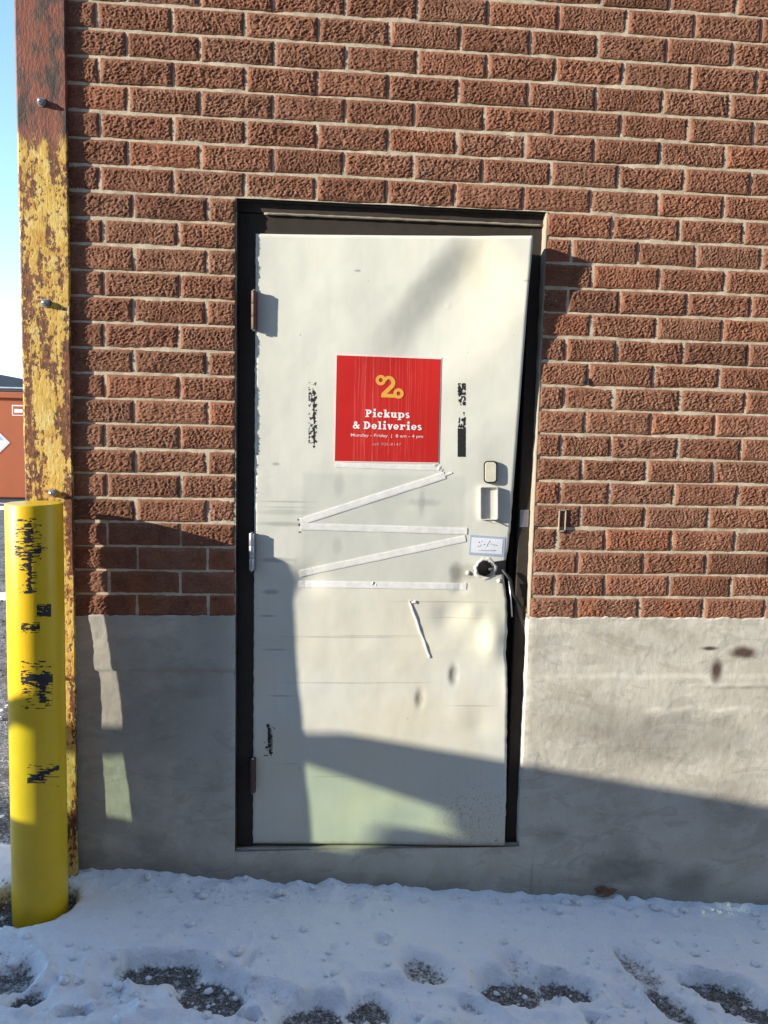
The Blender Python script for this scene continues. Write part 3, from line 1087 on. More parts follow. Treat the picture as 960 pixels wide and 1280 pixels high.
def flakes(name, u0, u1, v0, v1, cells, thresh, seed, mat, off=.0006, parent=None, ax=.8, place=None, av=3.2):
    """flat irregular remains: cells where a noise passes a threshold, as one thin part"""
    nu, nv = cells
    us, vs = np.linspace(u0, u1, nu + 1), np.linspace(v0, v1, nv + 1)
    place = place or door_pt
    V, Fc, idx = [], [], {}

    def vert(i, j):
        if (i, j) not in idx:
            idx[(i, j)] = len(V)
            ju = (us[1] - us[0]) * .45 * float(vnoise(i * .9 + .37, j * .9 + .11, seed + 3))
            jv = (vs[1] - vs[0]) * .45 * float(vnoise(i * .9 + 5.37, j * .9 + .11, seed + 4))
            V.append(place(us[i] + ju, vs[j] + jv, off))
        return idx[(i, j)]
    for i in range(nu):
        for j in range(nv):
            uu, vv = (i + .5) / nu, (j + .5) / nv
            n = float(fbm(np.array(uu * nu / 2.6 * ax), np.array(vv * nv / av), seed, 3))
            if n > (thresh(uu, vv) if callable(thresh) else thresh):
                Fc.append((vert(i, j), vert(i + 1, j), vert(i + 1, j + 1), vert(i, j + 1)))
    if not Fc:
        return None
    return mk(name, V, Fc, mat, parent or door)


flakes('adhesive_residue', 384, 396, 478, 560, (22, 110), lambda a, b:   .20 - .55 * math.exp(-((a - .70) / .10) ** 2) * (b > .12) - .12 * (a < .6) * (.1 < b < .3 or b > .7) + .5 * (a < .12) + .4 * (b > .93), 5, M['black'], ax=.45, av=5.2)
flakes('adhesive_residue', 572, 582, 479, 571, (20, 120), lambda a, b: .05 - .9 * (b > .62) - .25 * (b < .16) + .5 * (.30 < b < .46) - .3 * (a > .72) * (b > .2) + .3 * (a < .10), 9, M['black'], ax=.45, av=5.2)
flakes('scuff_mark', 330, 344, 905, 945, (9, 30), lambda a, b: .30 - .6 * math.exp(-((a - .45 - .3 * (b - .5)) / .14) ** 2), 21, M['black'])
flakes('scuff_mark', 372, 382, 646, 666, (8, 14), lambda a, b: .22, 23, M['black'])

# hinges: knuckles standing proud at the left edge
for (u, v0, v1, mt) in ((316.5, 363, 412, 'rusty'), (313.5, 667, 714, 'zinc'), (315, 950, 992, 'rusty')):
    a, b = on_wall(u, v0, .0), on_wall(u, v1, .0)
    h = empty('hinge', (a[0], .01, b[2]), parent=door)
    n = 3
    for i in range(n):
        z0 = a[2] + (b[2] - a[2]) * i / n
        z1 = a[2] + (b[2] - a[2]) * (i + 1) / n + .0012
        yk = .006 if mt != 'rusty' or v0 > 900 else .004
        mk('knuckle', *tube([(a[0] + .002, yk, z0), (a[0] + .002, yk, z1)], .0085, 14), M[mt], h, True, bevel=.001)
    mk('pin', *tube([(a[0] + .002, yk, a[2] + .004), (a[0] + .002, yk, b[2] - .004)], .004, 10), M['zinc'], h, True)
    mk('leaf_plate', *box(a[0] - .006, a[0] + .012, yk + .004, yk + .03, b[2], a[2]), M[mt], h, bevel=.001)


def rounded_plate(u0, u1, v0, v1, rad_px, thick, mat, name, parent, dish=None, n=5):
    """plate with rounded corners on the leaf; dish = (wall px, floor height) makes it an open tray"""
    def loop(inset, off):
        r = max(rad_px - inset, .5)
        L = []
        for (cx, cy, a0) in ((u1 - inset - r, v0 + inset + r, -90), (u1 - inset - r, v1 - inset - r, 0), (u0 + inset + r, v1 - inset - r, 90), (u0 + inset + r, v0 + inset + r, 180)):
            for i in range(n + 1):
                a = math.radians(a0 + 90 * i / n)
                L.append(door_pt(cx + r * math.cos(a), cy + r * math.sin(a), off))
        return L
    if dish:
        loops = [loop(0, -.001), loop(0, thick), loop(dish[0], thick), loop(dish[0] + .2, dish[1])]
    else:
        loops = [loop(0, -.001), loop(0, thick * .75), loop(.9, thick), ]
    m = len(loops[0])
    V = [p for lp in loops for p in lp]
    Fc = []
    for k in range(len(loops) - 1):
        for i in range(m):
            j = (i + 1) % m
            Fc.append((k * m + i, k * m + j, (k + 1) * m + j, (k + 1) * m + i))
    Fc.append(tuple((len(loops) - 1) * m + i for i in range(m)))
    return mk(name, V, Fc, mat, parent)


bb = empty('viewer_cover', tuple(door_pt(613, 590)), parent=door)
rounded_plate(604.5, 621.5, 576, 604, 5, .013, M['dark'], 'rim', bb)
rounded_plate(605.7, 620.8, 577, 603, 4.5, .0142, M['cream'], 'face', bb)
tr = empty('lock_housing', tuple(door_pt(610, 630)), parent=door)
rounded_plate(600, 622.5, 608, 650, 3, .0145, M['ivory'], 'tray', tr, dish=(1.3, .0035))
strip_on_door('tray_tab', (611, 650), (631, 657), 4, .010, M['ivory'], 6, .2, 66, parent=tr, taper=.8)

lb = empty('paper_label', tuple(door_pt(608, 682)), parent=door)
strip_on_door('label_border', (587, 681), (631, 684), 25, .0010, M['blueish'], 8, .1, 71, parent=lb)
strip_on_door('label_sheet', (589, 681), (628, 683.5), 19, .0016, M['paper'], 8, .1, 72, parent=lb)
for i, (a, b) in enumerate((((597, 678), (602, 676)), ((597, 683), (606, 680)), ((606, 686), (612, 676)), ((613, 680), (622, 682)), ((598, 688), (620, 688)))):
    strip_on_door('handwriting', a, b, 1.3, .0021, M['ink'], 6, 1.5, 80 + i, parent=lb)


def ring_on_door(c, r0, r1, th, mat, name, parent, n=36, y_in=None):
    V, Fc = [], []
    for i in range(n):
        a = 2 * math.pi * i / n
        for (r, off) in ((r1, -.001), (r1 * .97, th * .5), ((r0 + r1) / 2, th), (r0 * 1.04, th * .7), (r0, -.02)):
            rr = r * (1 + (.16 if r > r0 * 1.1 else .03) * float(vnoise(i * .45, r * 9, 5)))
            x, z = c[0] + rr * math.cos(a), c[2] + rr * math.sin(a)
            V.append((x, DY0 - float(door_out(x, z)) - off, z))
    for i in range(n):
        j = (i + 1) % n
        for k in range(4):
            Fc.append((i * 5 + k, i * 5 + k + 1, j * 5 + k + 1, j * 5 + k))
    return mk(name, V, Fc, mat, parent, True)


lk = empty('lock_bore', tuple(LOCK), parent=door)
ring_on_door(LOCK, .0265, .040, .0016, M['ivory'], 'rose_plate', lk)
cy = DY0 - float(door_out(LOCK[0], LOCK[2]))
mk('dark_bore_tube', *tube([(LOCK[0], cy - .001, LOCK[2]), (LOCK[0], cy + .038, LOCK[2])], .027, 24, False), M['dark'], lk, True)  # near-black tube painting the dark inside of the hole
mk('latch_stub', *tube([(LOCK[0] + .012, cy + .008, LOCK[2] - .004), (LOCK[0] + .06, cy + .010, LOCK[2] + .002)], .006, 10), M['black'], lk, True)
wv = [(618, 702), (632, 700), (632, 717), (619, 719)]
mk('latch_gap_paint', [door_pt(a_, b_, .0016) for a_, b_ in wv] + [door_pt(a_, b_, -.004) for a_, b_ in wv], [(3, 2, 1, 0), (0, 1, 5, 4), (1, 2, 6, 5), (2, 3, 7, 6), (3, 0, 4, 7)], M['black'], lk)  # flat black plate painting the dark gap beside the lock
for (u, v) in ((585, 716), (624, 726)):
    q = door_pt(u, v)
    mk('screw_boss', *tube([tuple(q + np.array([0, .001, 0])), tuple(q - np.array([0, .004, 0])), tuple(q - np.array([0, .006, 0]))], [.008, .007, .003], 12), M['ivory'], lk, True)
# broken strike strip and bent cable hanging in the gap
q0, q1 = on_wall(636, 726, .012), on_wall(640, 771, .012)
mk('bent_strip', *tube([tuple(q0), tuple((q0 + q1) / 2 + np.array([.002, -.003, 0])), tuple(q1)], .0024, 8), M['zinc'], door, True)
q0, q1, q2 = on_wall(628, 712, .006), on_wall(641, 742, .010), on_wall(657, 766, .014)
mk('torn_weatherstrip', *tube([tuple(q0), tuple((q0 + q1) / 2 + np.array([.008, -.004, .008])), tuple(q1), tuple(q2)], [.005, .006, .006, .004], 8), M['black'], door, True)
q = door_pt(620, 1049)
mk('corner_screw', *tube([tuple(q + np.array([0, .001, 0])), tuple(q - np.array([0, .003, 0])), tuple(q - np.array([0, .005, 0]))], [.006, .006, .003], 12), M['zinc'], door, True)

# ------------------------------------------------------------------ the poster
SIGN_C = [(421, 444), (551, 449), (547.5, 578), (418.5, 576)]
sign = empty('poster_sign', tuple(door_pt(484, 576)), 'square red poster reading Pickups and Deliveries stuck on the white door', 'sign')


def sg(a, b, off=.0014):
    """poster coordinates 0..1 (right, down) to a place on the leaf"""
    (x0, y0), (x1, y1), (x2, y2), (x3, y3) = SIGN_C
    u = (1 - b) * ((1 - a) * x0 + a * x1) + b * ((1 - a) * x3 + a * x2)
    v = (1 - b) * ((1 - a) * y0 + a * y1) + b * ((1 - a) * y3 + a * y2)
    return door_pt(u, v, off)


def sign_sheet(name, a0, a1, b0, b1, off, mat):
    n = 14
    V, Fc = [], []
    for j in range(n):
        for i in range(n):
            V.append(sg(a0 + (a1 - a0) * i / (n - 1), b0 + (b1 - b0) * j / (n - 1), off))
    Fc = [tuple(q[::-1]) for q in grid_faces(n, n).tolist()]
    return mk(name, V, Fc, mat, sign, False, solid=.0006)


sign_sheet('backing', -.008, 1.008, -.018, 1.012, .0012, M['border'])
sign_sheet('printed_sheet', 0, 1, 0, 1, .0020, M['sign'])


class Pen:
    """flat glyph strokes in poster coordinates; x right, y down"""

    def __init__(self):
        self.q = []

    def quad(self, pts):
        self.q.append(pts)

    def rect(self, x0, y0, x1, y1):
        self.q.append([(x0, y0), (x1, y0), (x1, y1), (x0, y1)])

    def line(self, x0, y0, x1, y1, w):
        dx, dy = x1 - x0, y1 - y0
        l = math.hypot(dx, dy) or 1
        nx, ny = -dy / l * w / 2, dx / l * w / 2
        self.q.append([(x0 + nx, y0 + ny), (x1 + nx, y1 + ny), (x1 - nx, y1 - ny), (x0 - nx, y0 - ny)])

    def arc(self, cx, cy, rx, ry, a0, a1, wt, wn, n=14):
        """elliptic stroke, wt thick at its left and right, wn at its top and bottom"""
        pr = None
        for i in range(n + 1):
            a = math.radians(a0 + (a1 - a0) * i / n)
            w = wn + (wt - wn) * abs(math.cos(a))
            o = (cx + (rx) * math.cos(a), cy + (ry) * math.sin(a))
            ii = (cx + (rx - w) * math.cos(a), cy + (ry - w * .92) * math.sin(a))
            if pr:
                self.q.append([pr[0], o, ii, pr[1]])
            pr = (o, ii)


def glyph(p, ch, x, y, s, T=.245, N=.10):
    """heavy slab letter with its baseline at y; s = x-height; returns its advance"""
    t, n = T * s * 1.55, N * s * 1.7
    cap = 1.42 * s

    def stem(cx, top, bot, foot=True, head='l'):
        p.rect(cx - t / 2, top, cx + t / 2, bot)
        if foot:
            p.rect(cx - t * .95, bot - n, cx + t * .95, bot)
        if head == 'l':
            p.rect(cx - t * .95, top, cx + t * .5, top + n)
        elif head == 'b':
            p.rect(cx - t * .95, top, cx + t * .95, top + n)
    if ch == 'P':
        stem(x + t, y - cap, y, True, 'l')
        p.arc(x + t * 1.5, y - cap + .42 * s, .62 * s, .42 * s, -90, 90, t * 1.05, n)
        return t * 1.5 + .72 * s
    if ch == 'D':
        stem(x + t, y - cap, y, True, 'l')
        p.arc(x + t * 1.3, y - cap / 2, .86 * s, cap / 2, -90, 90, t * 1.1, n)
        return t * 1.3 + .98 * s
    if ch in 'il':
        stem(x + t, y - (s if ch == 'i' else cap * 1.05), y)
        if ch == 'i':
            p.arc(x + t, y - cap * .98, t * .62, t * .62, 0, 360, t * .6, t * .6, 10)
        return t * 2.15
    if ch == 'c':
        p.arc(x + .52 * s, y - s / 2, .52 * s, s / 2, 40, 318, t * 1.05, n)
        p.arc(x + .80 * s, y - .72 * s, t * .5, t * .5, 0, 360, t * .48, t * .48, 8)
        return 1.06 * s
    if ch == 'e':
        p.arc(x + .52 * s, y - s / 2, .52 * s, s / 2, 38, 360, t * 1.0, n)
        p.rect(x + .2 * s, y - .53 * s, x + 1.0 * s, y - .53 * s + n)
        return 1.10 * s
    if ch == 'k':
        stem(x + t, y - cap * 1.05, y)
        p.line(x + t * 1.4, y - .42 * s, x + 1.02 * s, y - .94 * s, n * 1.3)
        p.rect(x + .78 * s, y - s, x + 1.18 * s, y - s + n)
        p.line(x + .62 * s, y - .60 * s, x + 1.05 * s, y - .05 * s, t)
        p.rect(x + .82 * s, y - n, x + 1.26 * s, y)
        return 1.28 * s
    if ch == 'u':
        p.rect(x, y - s, x + t * 1.2, y - s + n)
        p.rect(x + t * .3, y - s, x + t * 1.3, y - .35 * s)
        p.arc(x + t * .3 + .43 * s, y - .37 * s, .43 * s, .37 * s, 0, 180, t, n * 1.1)
        stem(x + t * .1 + .86 * s, y - s, y, False)
        p.rect(x + .86 * s, y - n, x + .86 * s + t * 1.1, y)
        return 1.02 * s + t * .5
    if ch == 'p':
        stem(x + t, y - s, y + .42 * s)
        p.arc(x + t + .40 * s, y - s / 2, .56 * s, s / 2, -150, 150, t * 1.05, n)
        return t + 1.02 * s
    if ch == 's':
        p.arc(x + .40 * s, y - .73 * s, .38 * s, .29 * s, 60, 330, t * .8, n * 1.2)
        p.arc(x + .42 * s, y - .28 * s, .40 * s, .30 * s, -110, 160, t * .9, n * 1.3)
        return .90 * s
    if ch == 'v':
        p.line(x + .25 * s, y - s, x + .52 * s, y, t)
        p.line(x + .82 * s, y - s, x + .56 * s, y, n * 1.3)
        p.rect(x, y - s, x + .5 * s, y - s + n)
        p.rect(x + .66 * s, y - s, x + 1.04 * s, y - s + n)
        return 1.04 * s
    if ch == 'r':
        stem(x + t, y - s, y)
        p.arc(x + t * 1.4 + .26 * s, y - .62 * s, .34 * s, .36 * s, 180, 300, n * 1.3, n * 1.3)
        p.arc(x + t * 1.4 + .40 * s, y - .78 * s, t * .55, t * .55, 0, 360, t * .5, t * .5, 8)
        return t * 1.4 + .66 * s
    if ch == '&':
        p.arc(x + .55 * s, y - 1.06 * s, .34 * s, .34 * s, 0, 360, t * .8, n)
        p.arc(x + .50 * s, y - .40 * s, .50 * s, .40 * s, 0, 360, t * .95, n)
        p.line(x + .62 * s, y - .70 * s, x + 1.22 * s, y - .06 * s, t)
        p.rect(x + .98 * s, y - .78 * s, x + 1.36 * s, y - .78 * s + n)
        p.line(x + 1.16 * s, y - .76 * s, x + .86 * s, y - .12 * s, n * 1.2)
        return 1.42 * s
    return .42 * s


def pen_mesh(name, p, mat, off):
    V, Fc = [], []
    for i, qd in enumerate(p.q):
        k = len(V)
        for (a, b) in qd:
            V.append(sg(a, b, off + 1e-6 * (i % 40)))
        Fc.append(tuple(range(k, k + len(qd)))[::-1])
    return mk(name, V, Fc, mat, sign)


def line_of(text, cx, y, s):
    t = Pen()
    adv = sum(glyph(t, c, 0, 0, s) + .10 * s for c in text)
    p = Pen()
    x = cx - adv / 2
    for c in text:
        x += glyph(p, c, x, y, s) + .10 * s
    return p


pen_mesh('lettering', line_of('Pickups', .505, .578, .0505), M['white'], .0028)
pen_mesh('lettering', line_of('& Deliveries', .505, .692, .0505), M['white'], .0028)


def small_text(txt, cx, y, height, mat, width, bold=0.0):
    cu = bpy.data.curves.new('lettering', 'FONT')
    cu.body = txt
    cu.size = 1.0
    cu.offset = bold
    o = bpy.data.objects.new('tmp_text', cu)
    COL.objects.link(o)
    dg = bpy.context.evaluated_depsgraph_get()
    me = bpy.data.meshes.new_from_object(o.evaluated_get(dg))
    V = np.array([v.co[:] for v in me.vertices])
    Fc = [tuple(p.vertices) for p in me.polygons]
    bpy.data.objects.remove(o, do_unlink=True)
    x0, x1 = V[:, 0].min(), V[:, 0].max()
    sx = width / (x1 - x0)
    pts = [sg(cx + (v[0] - (x0 + x1) / 2) * sx, y - v[1] * height / .7, .0028) for v in V]
    return mk('lettering', pts, Fc, mat, sign)


small_text('Monday - Friday  |  8 am - 4 pm', .50, .765, .028, M['pink'], .70, .012)
small_text('call 705-8147', .50, .846, .026, M['pinker'], .28, .004)

# logo: a 2 whose ends curl into small rings
lg = Pen()
lw = .032


def lring(cx, cy, r):
    lg.arc(cx, cy, r, r, 0, 360, lw, lw, 22)


cx1, cy1, r1 = .428, .222, .050
cx2, cy2, r2 = .602, .345, .050
lring(cx1, cy1, r1)
lring(cx2, cy2, r2)
lg.arc(.505, .245, .064, .066, -150, 20, .040, .034, 18)
lg.line(.551, .262, .452, .362, .040)
lg.rect(.436, .352, .575, .386)
pen_mesh('logo', lg, M['orange'], .0030)

# ------------------------------------------------------------------ rusty corner guard
guard = empty('corner_guard', (-0.885, -.02, .05), 'flaking yellow and red rusty steel angle bolted over the brick corner', 'corner guard')
GX0, GX1 = CORNER - .006, -0.815
gy = -.021
ZG0, ZG1 = -.02, 4.1
nz = 260
prof = [(GX1, -.004), (GX1, gy + .002), (GX1 - .002, gy), (GX0 + .006, gy), (GX0, gy + .006), (GX0, .15), (GX0 + .012, .15), (GX0 + .012, -.006)]
V, Fc = [], []
for i in range(nz):
    z = ZG0 + (ZG1 - ZG0) * i / (nz - 1)
    wx = .0022 * float(fbm(np.array(z / .25), np.array(.5), 3, 3))
    lean = -.006 * (1.4 - z) / 1.4
    outw = .013 * max(0.0, 1 - z / 1.0)
    for k, (x, y) in enumerate(prof):
        y = y - (outw if y < .1 else 0)
        ex = .0010 * float(vnoise(z / .02, k * 1.7, 8)) if k < 3 else 0
        V.append((x + wx + ex + lean, y + .0008 * float(vnoise(z / .1, k * .7, 9)), z))
npf = len(prof)
for i in range(nz - 1):
    for k in range(npf):
        k2 = (k + 1) % npf
        Fc.append((i * npf + k, (i + 1) * npf + k, (i + 1) * npf + k2, i * npf + k2))
mk('steel_angle', V, Fc, M['guard'], guard)
for (x, z) in [(on_wall(52, 128, gy)[0], on_wall(52, 128, gy)[2]), (on_wall(57, 379, gy)[0], on_wall(57, 379, gy)[2]), (on_wall(66, 616, gy)[0], on_wall(66, 616, gy)[2]), (-.885, .77), (-.88, 3.16)]:
    b = empty('bolt', (x, gy, z), parent=guard)
    mk('washer', *tube([(x, gy + .001, z), (x, gy - .003, z)], .0135, 20), M['zinc'], b)
    mk('hex_head', *tube([(x, gy - .002, z), (x, gy - .012, z), (x, gy - .0145, z)], [.0105, .0105, .0085], 6), M['zinc'], b)
    mk('stud', *tube([(x, gy - .012, z), (x, gy - .019, z)], .0058, 12), M['zinc'], b, True)

# ------------------------------------------------------------------ yellow bollard
BX, BY, BR, BT = -0.893, -0.150, 0.0825, 1.352
bol = empty('bollard', (BX, BY, .0), 'scuffed yellow sleeved bollard standing in snow by the rusty corner guard', 'bollard')
def bol_lean(z):
    return .015 - .042 * (1 - z / BT)


V, Fc = [], []
n = 72
pr = [(BR, -.10), (BR * 1.003, .12), (BR, .5), (BR * 1.002, .9), (BR, BT - .004), (BR - .0010, BT - .0012), (BR - .0035, BT), (BR - .012, BT - .0005), (BR * .5, BT + .001), (0.004, BT + .0015)]
for (r, z) in pr:
    for k in range(n):
        a = 2 * math.pi * k / n
        lean = .006 * (1 - z / BT)
        V.append((BX + r * math.cos(a) + lean * .5, BY + bol_lean(z) + r * math.sin(a), z))
for i in range(len(pr) - 1):
    for k in range(n):
        k2 = (k + 1) % n
        Fc.append((i * n + k, i * n + k2, (i + 1) * n + k2, (i + 1) * n + k))
Fc.append(tuple((len(pr) - 1) * n + k for k in range(n)))
mk('sleeve', V, Fc, M['bollard'], bol, True)


def bol_pt(u, v, off):
    d = ray(u, v)
    zq = on_wall(u, v, BY - BR)[2]
    ox, oy = CAM_POS[0] - BX - .003 * (1 - zq / BT), CAM_POS[1] - BY - bol_lean(zq)
    r = BR + off + .0004
    a = d[0] ** 2 + d[1] ** 2
    b = 2 * (ox * d[0] + oy * d[1])
    c = ox * ox + oy * oy - r * r
    disc = max(b * b - 4 * a * c, 0)
    t = (-b - math.sqrt(disc)) / (2 * a)
    return CAM_POS + d * t


for (u0, u1, v0, v1, cells, th, sd) in (
        (17, 52, 648, 700, (44, 60), lambda a, b: .20 - .48 * math.exp(-((a - .52) / .20) ** 2 - ((b - .4) / .32) ** 2), 31),
        (24, 46, 690, 742, (26, 56), lambda a, b: .30 - .66 * math.exp(-((a - .60) / .15) ** 2) - .35 * (b > .92) * (a > .25), 32),
        (19, 60, 684, 697, (50, 16), lambda a, b: .22 - .55 * math.exp(-((b - .5) / .18) ** 2) * (a < .8), 33),
        (46, 64, 755, 771, (24, 22), lambda a, b: .0 - .4 * (.2 < b < .4 or .6 < b < .95 or a > .7), 34),
        (26, 50, 778, 792, (30, 18), lambda a, b: .22 - .55 * math.exp(-((b - .45) / .2) ** 2), 35),
        (26, 66, 826, 886, (50, 66), lambda a, b: .24 - .52 * math.exp(-((b - .38) / .12) ** 2) - .5 * math.exp(-((a - .70) / .15) ** 2) * (.3 < b < .9), 36),
        (34, 74, 955, 983, (50, 34), lambda a, b: .28 - .68 * math.exp(-((b - .75 + .6 * a) / .13) ** 2) - .3 * math.exp(-((a - .3) / .2) ** 2 - ((b - .7) / .2) ** 2), 37)):
    flakes('paint_scrape', u0, u1, v0, v1, cells, th, sd, M['black'], .0002, bol, .16, bol_pt, 2.3)

# ------------------------------------------------------------------ ground and snow
ROAD_L, ROAD_R = .050, -.19


def ground_z(x):
    x = np.asarray(x, float)
    return np.interp(x, [-4, -1.3, -.9, 2.0, 5.0], [.040, .036, .030, -.180, -.26])


gx = np.array([-900, -200, -60, -20, -8, -4, -2.5, -1.3, -1.0, -.5, 0, .5, 1, 1.5, 2, 3, 5, 12, 60, 300, 900.0])
gyv = np.array([-900, -200, -60, -15, -6, -3, -1.5, -.5, 0, .5, 2, 6, 15, 60, 200, 900.0])
X, Y = np.meshgrid(gx, gyv, indexing='xy')
tag(mk('ground', np.stack([X.ravel(), Y.ravel(), ground_z(X).ravel()], 1), grid_faces(len(gx), len(gyv)).tolist(), M['asphalt'], None, True, origin=(0, 0, 0)), kind='structure')


def snow_field():
    x0, x1, y0, y1, st = -3.2, 2.7, -2.3, 2.6, .0095
    xs = np.arange(x0, x1, st)
    ys = np.arange(y0, .012, st)
    yb = np.arange(.012, y1, st * 1.6)
    ys = np.concatenate([ys, yb])
    X, Y = np.meshgrid(xs, ys, indexing='xy')
    g = ground_z(X)
    top = .017 - .0765 * np.clip(X, -.95, 2.2)
    th = np.where(X > -.95, top - g, .05)
    th = np.minimum(th, .06)
    und = .014 * fbm(X / .30, Y / .24, 71, 3) + .0085 * fbm(X / .075, Y / .06, 72, 4) + .0030 * fbm(X / .024, Y / .022, 73, 2)
    front = smooth(-.30, -.55, Y)
    und = und + front * (.012 * fbm(X / .055, Y / .05, 76, 4, .6) + .010 * np.maximum(fbm(X / .035, Y / .03, 77, 3), 0))
    near = smooth(-.40, -.05, Y)
    lump = .034 * np.maximum(fbm(X / .075, Y / .06, 74, 3), -.25) * smooth(-.16, -.02, Y) * (X > -1.0) * (1 - .45 * smooth(0, .6, X))
    H = th - .002 + und + lump - .004 * (1 - near)
    # patchy cover away past the corner
    back = smooth(-.1, .45, Y) * smooth(-.9, -1.0, X)
    H = H - back * (.055 - .02 * fbm(X / .5, Y / .35, 75, 4) - .0 * Y)
    G = np.zeros_like(H)

    def foot(u, v, lu, lv, ang, depth, gr=1.0, edge=.45, seed=0, rim=.006):
        """a trodden hollow; lengths in metres on the ground"""
        nonlocal H, G
        z = .017 - .0765 * on_ground(u, v, 0)[0] - .02
        q = on_ground(u, v, z)
        ca, sa = math.cos(ang), math.sin(ang)
        a = ((X - q[0]) * ca + (Y - q[1]) * sa) / lu
        b = (-(X - q[0]) * sa + (Y - q[1]) * ca) / lv
        r = np.sqrt(a * a + b * b) + .30 * fbm(X / .085, Y / .085, 90 + seed, 4, .62)
        m = smooth(1.0 + edge * .25, 1.0 - edge, r)
        H = H * (1 - m) + np.minimum(H, th - depth + .004 * vnoise(X / .015, Y / .015, 99 + seed)) * m
        H = H + rim * np.exp(-((r - 1.18) / .16) ** 2)
        G = np.maximum(G, gr * smooth(.98, .55, r))
    foot(203, 1212, .155, .070, -.05, .064, 1.0, .35, 1)
    foot(262, 1240, .125, .095, -.5, .068, 1.0, .35, 2)
    foot(530, 1214, .095, .070, -.5, .040, .60, .5, 3)
    foot(640, 1238, .120, .080, .0, .068, 1.0, .3, 4)
    foot(705, 1236, .110, .065, -.2, .066, 1.0, .35, 26)
    foot(392, 1270, .115, .080, .1, .066, 1.0, .35, 5)
    foot(460, 1262, .080, .085, -.2, .066, 1.0, .3, 6)
    foot(800, 1210, .055, .12, .5, .036, .55, .5, 7)
    foot(838, 1256, .060, .13, .5, .046, .75, .5, 27)
    foot(895, 1234, .14, .055, -.25, .058, .95, .4, 8)
    foot(940, 1262, .14, .075, -.3, .062, .95, .4, 9)
    foot(10, 1220, .090, .085, .2, .052, .7, .4, 10)
    foot(250, 1185, .09, .035, -.3, .022, .12, .6, 11, .003)
    foot(478, 1181, .028, .020, -.5, .030, .05, .5, 12, .003)
    foot(445, 1135, .025, .045, -.4, .024, .1, .5, 13, .002)
    foot(388, 1122, .030, .030, 0, .022, .08, .5, 14, .002)
    foot(340, 1120, .030, .030, 0, .022, .08, .5, 15, .002)
    foot(430, 1213, .026, .022, 0, .012, .05, .6, 16, .001)
    foot(575, 1142, .030, .018, -.4, .014, .05, .6, 17, .001)
    foot(313, 1203, .016, .05, -.3, .026, .1, .5, 18, .002)
    foot(100, 1232, .02, .02, 0, .02, .5, .5, 19, .002)
    foot(35, 1250, .06, .04, .6, .045, .9, .5, 20, .004)
    foot(90, 1270, .05, .02, .2, .04, .8, .5, 21, .003)
    foot(590, 1258, .05, .02, -.4, .035, .5, .5, 22, .003)
    foot(740, 1275, .06, .02, -.1, .05, .8, .5, 23, .003)
    foot(310, 1278, .03, .02, 0, .06, 1.0, .5, 24, .003)
    foot(386, 1104, .035, .03, 0, .05, .1, .5, 25, .002)
    for i in range(16):
        u, v = nrg.uniform(-20, 980), nrg.uniform(1185, 1285)
        foot(u, v, nrg.uniform(.08, .13), nrg.uniform(.040, .055), nrg.uniform(-1.2, .6), nrg.uniform(.012, .030), nrg.uniform(.05, .35), .5, 320 + i, .005)
    for i in range(46):
        u, v = nrg.uniform(0, 960), nrg.uniform(1125, 1280)
        foot(u, v, nrg.uniform(.008, .022), nrg.uniform(.008, .016), nrg.uniform(0, 3), nrg.uniform(.006, .018), .15 * (nrg.random() < .3), .6, 120 + i, .001)

    def lump_at(u, v, lu, lv, h, seed):
        nonlocal H, G
        z = .017 - .0765 * on_ground(u, v, 0)[0]
        q = on_ground(u, v, z)
        r = np.sqrt(((X - q[0]) / lu) ** 2 + ((Y - q[1]) / lv) ** 2) + .3 * fbm(X / .05, Y / .05, seed, 3)
        m = smooth(1.05, .55, r)
        H = np.maximum(H, (th + h * (.75 + .5 * vnoise(X / .03, Y / .03, seed + 1))) * m + H * (1 - m))
        G = G * (1 - m)
    lump_at(196, 1258, .075, .050, .022, 201)
    lump_at(160, 1272, .05, .03, .015, 202)
    lump_at(552, 1276, .055, .030, .016, 203)
    lump_at(700, 1266, .10, .022, .008, 204)
    lump_at(880, 1254, .075, .022, .004, 205)
    lump_at(30, 1262, .02, .015, .012, 206)
    lump_at(175, 1092, .16, .03, .014, 207)
    fl = (Y < -.02) & (X > -1.6)
    H = np.where(fl, np.maximum(H, .0012 + .0022 * np.abs(vnoise(X / .022, Y / .022, 401)) + .0015 * vnoise(X / .012, Y / .012, 402)), H)
    # ring melted round the bollard, wider on the side away from the wall
    rb = np.hypot(X - BX, Y - BY - bol_lean(.05))
    ang = np.arctan2(Y - BY, X - BX)
    rr = BR + .010 + .045 * np.exp(-((np.abs(ang) - 2.9) / .65) ** 2) + .010 * fbm(X / .04, Y / .04, 31, 3) + .012 * np.exp(-((ang + 1.9) / .5) ** 2)
    m = smooth(rr + .030, rr, rb)
    H = H * (1 - m) - .02 * m
    G = np.maximum(G, .8 * smooth(rr + .05, rr, rb))
    # crumbs of grit over the lower left
    G = np.maximum(G, .7 * smooth(.25, .6, fbm(X / .16, Y / .12, 55, 4)) * smooth(-.45, -.7, X) * smooth(-.28, -.45, Y))
    G = np.maximum(G, .85 * smooth(.1, .55, fbm(X / .3, Y / .2, 57, 4)) * smooth(.05, .3, Y))
    f = grid_faces(len(xs), len(ys))
    hz = H.ravel()[f].max(1)
    cx = X.ravel()[f].mean(1)
    cy_ = Y.ravel()[f].mean(1)
    keep = (hz > -.003) & ~((cx > CORNER + .01) & (cy_ > .012))
    V = np.stack([X.ravel(), Y.ravel(), (g + np.maximum(H, -.008)).ravel()], 1)
    used = np.unique(f[keep])
    rm = -np.ones(len(V), int)
    rm[used] = np.arange(len(used))
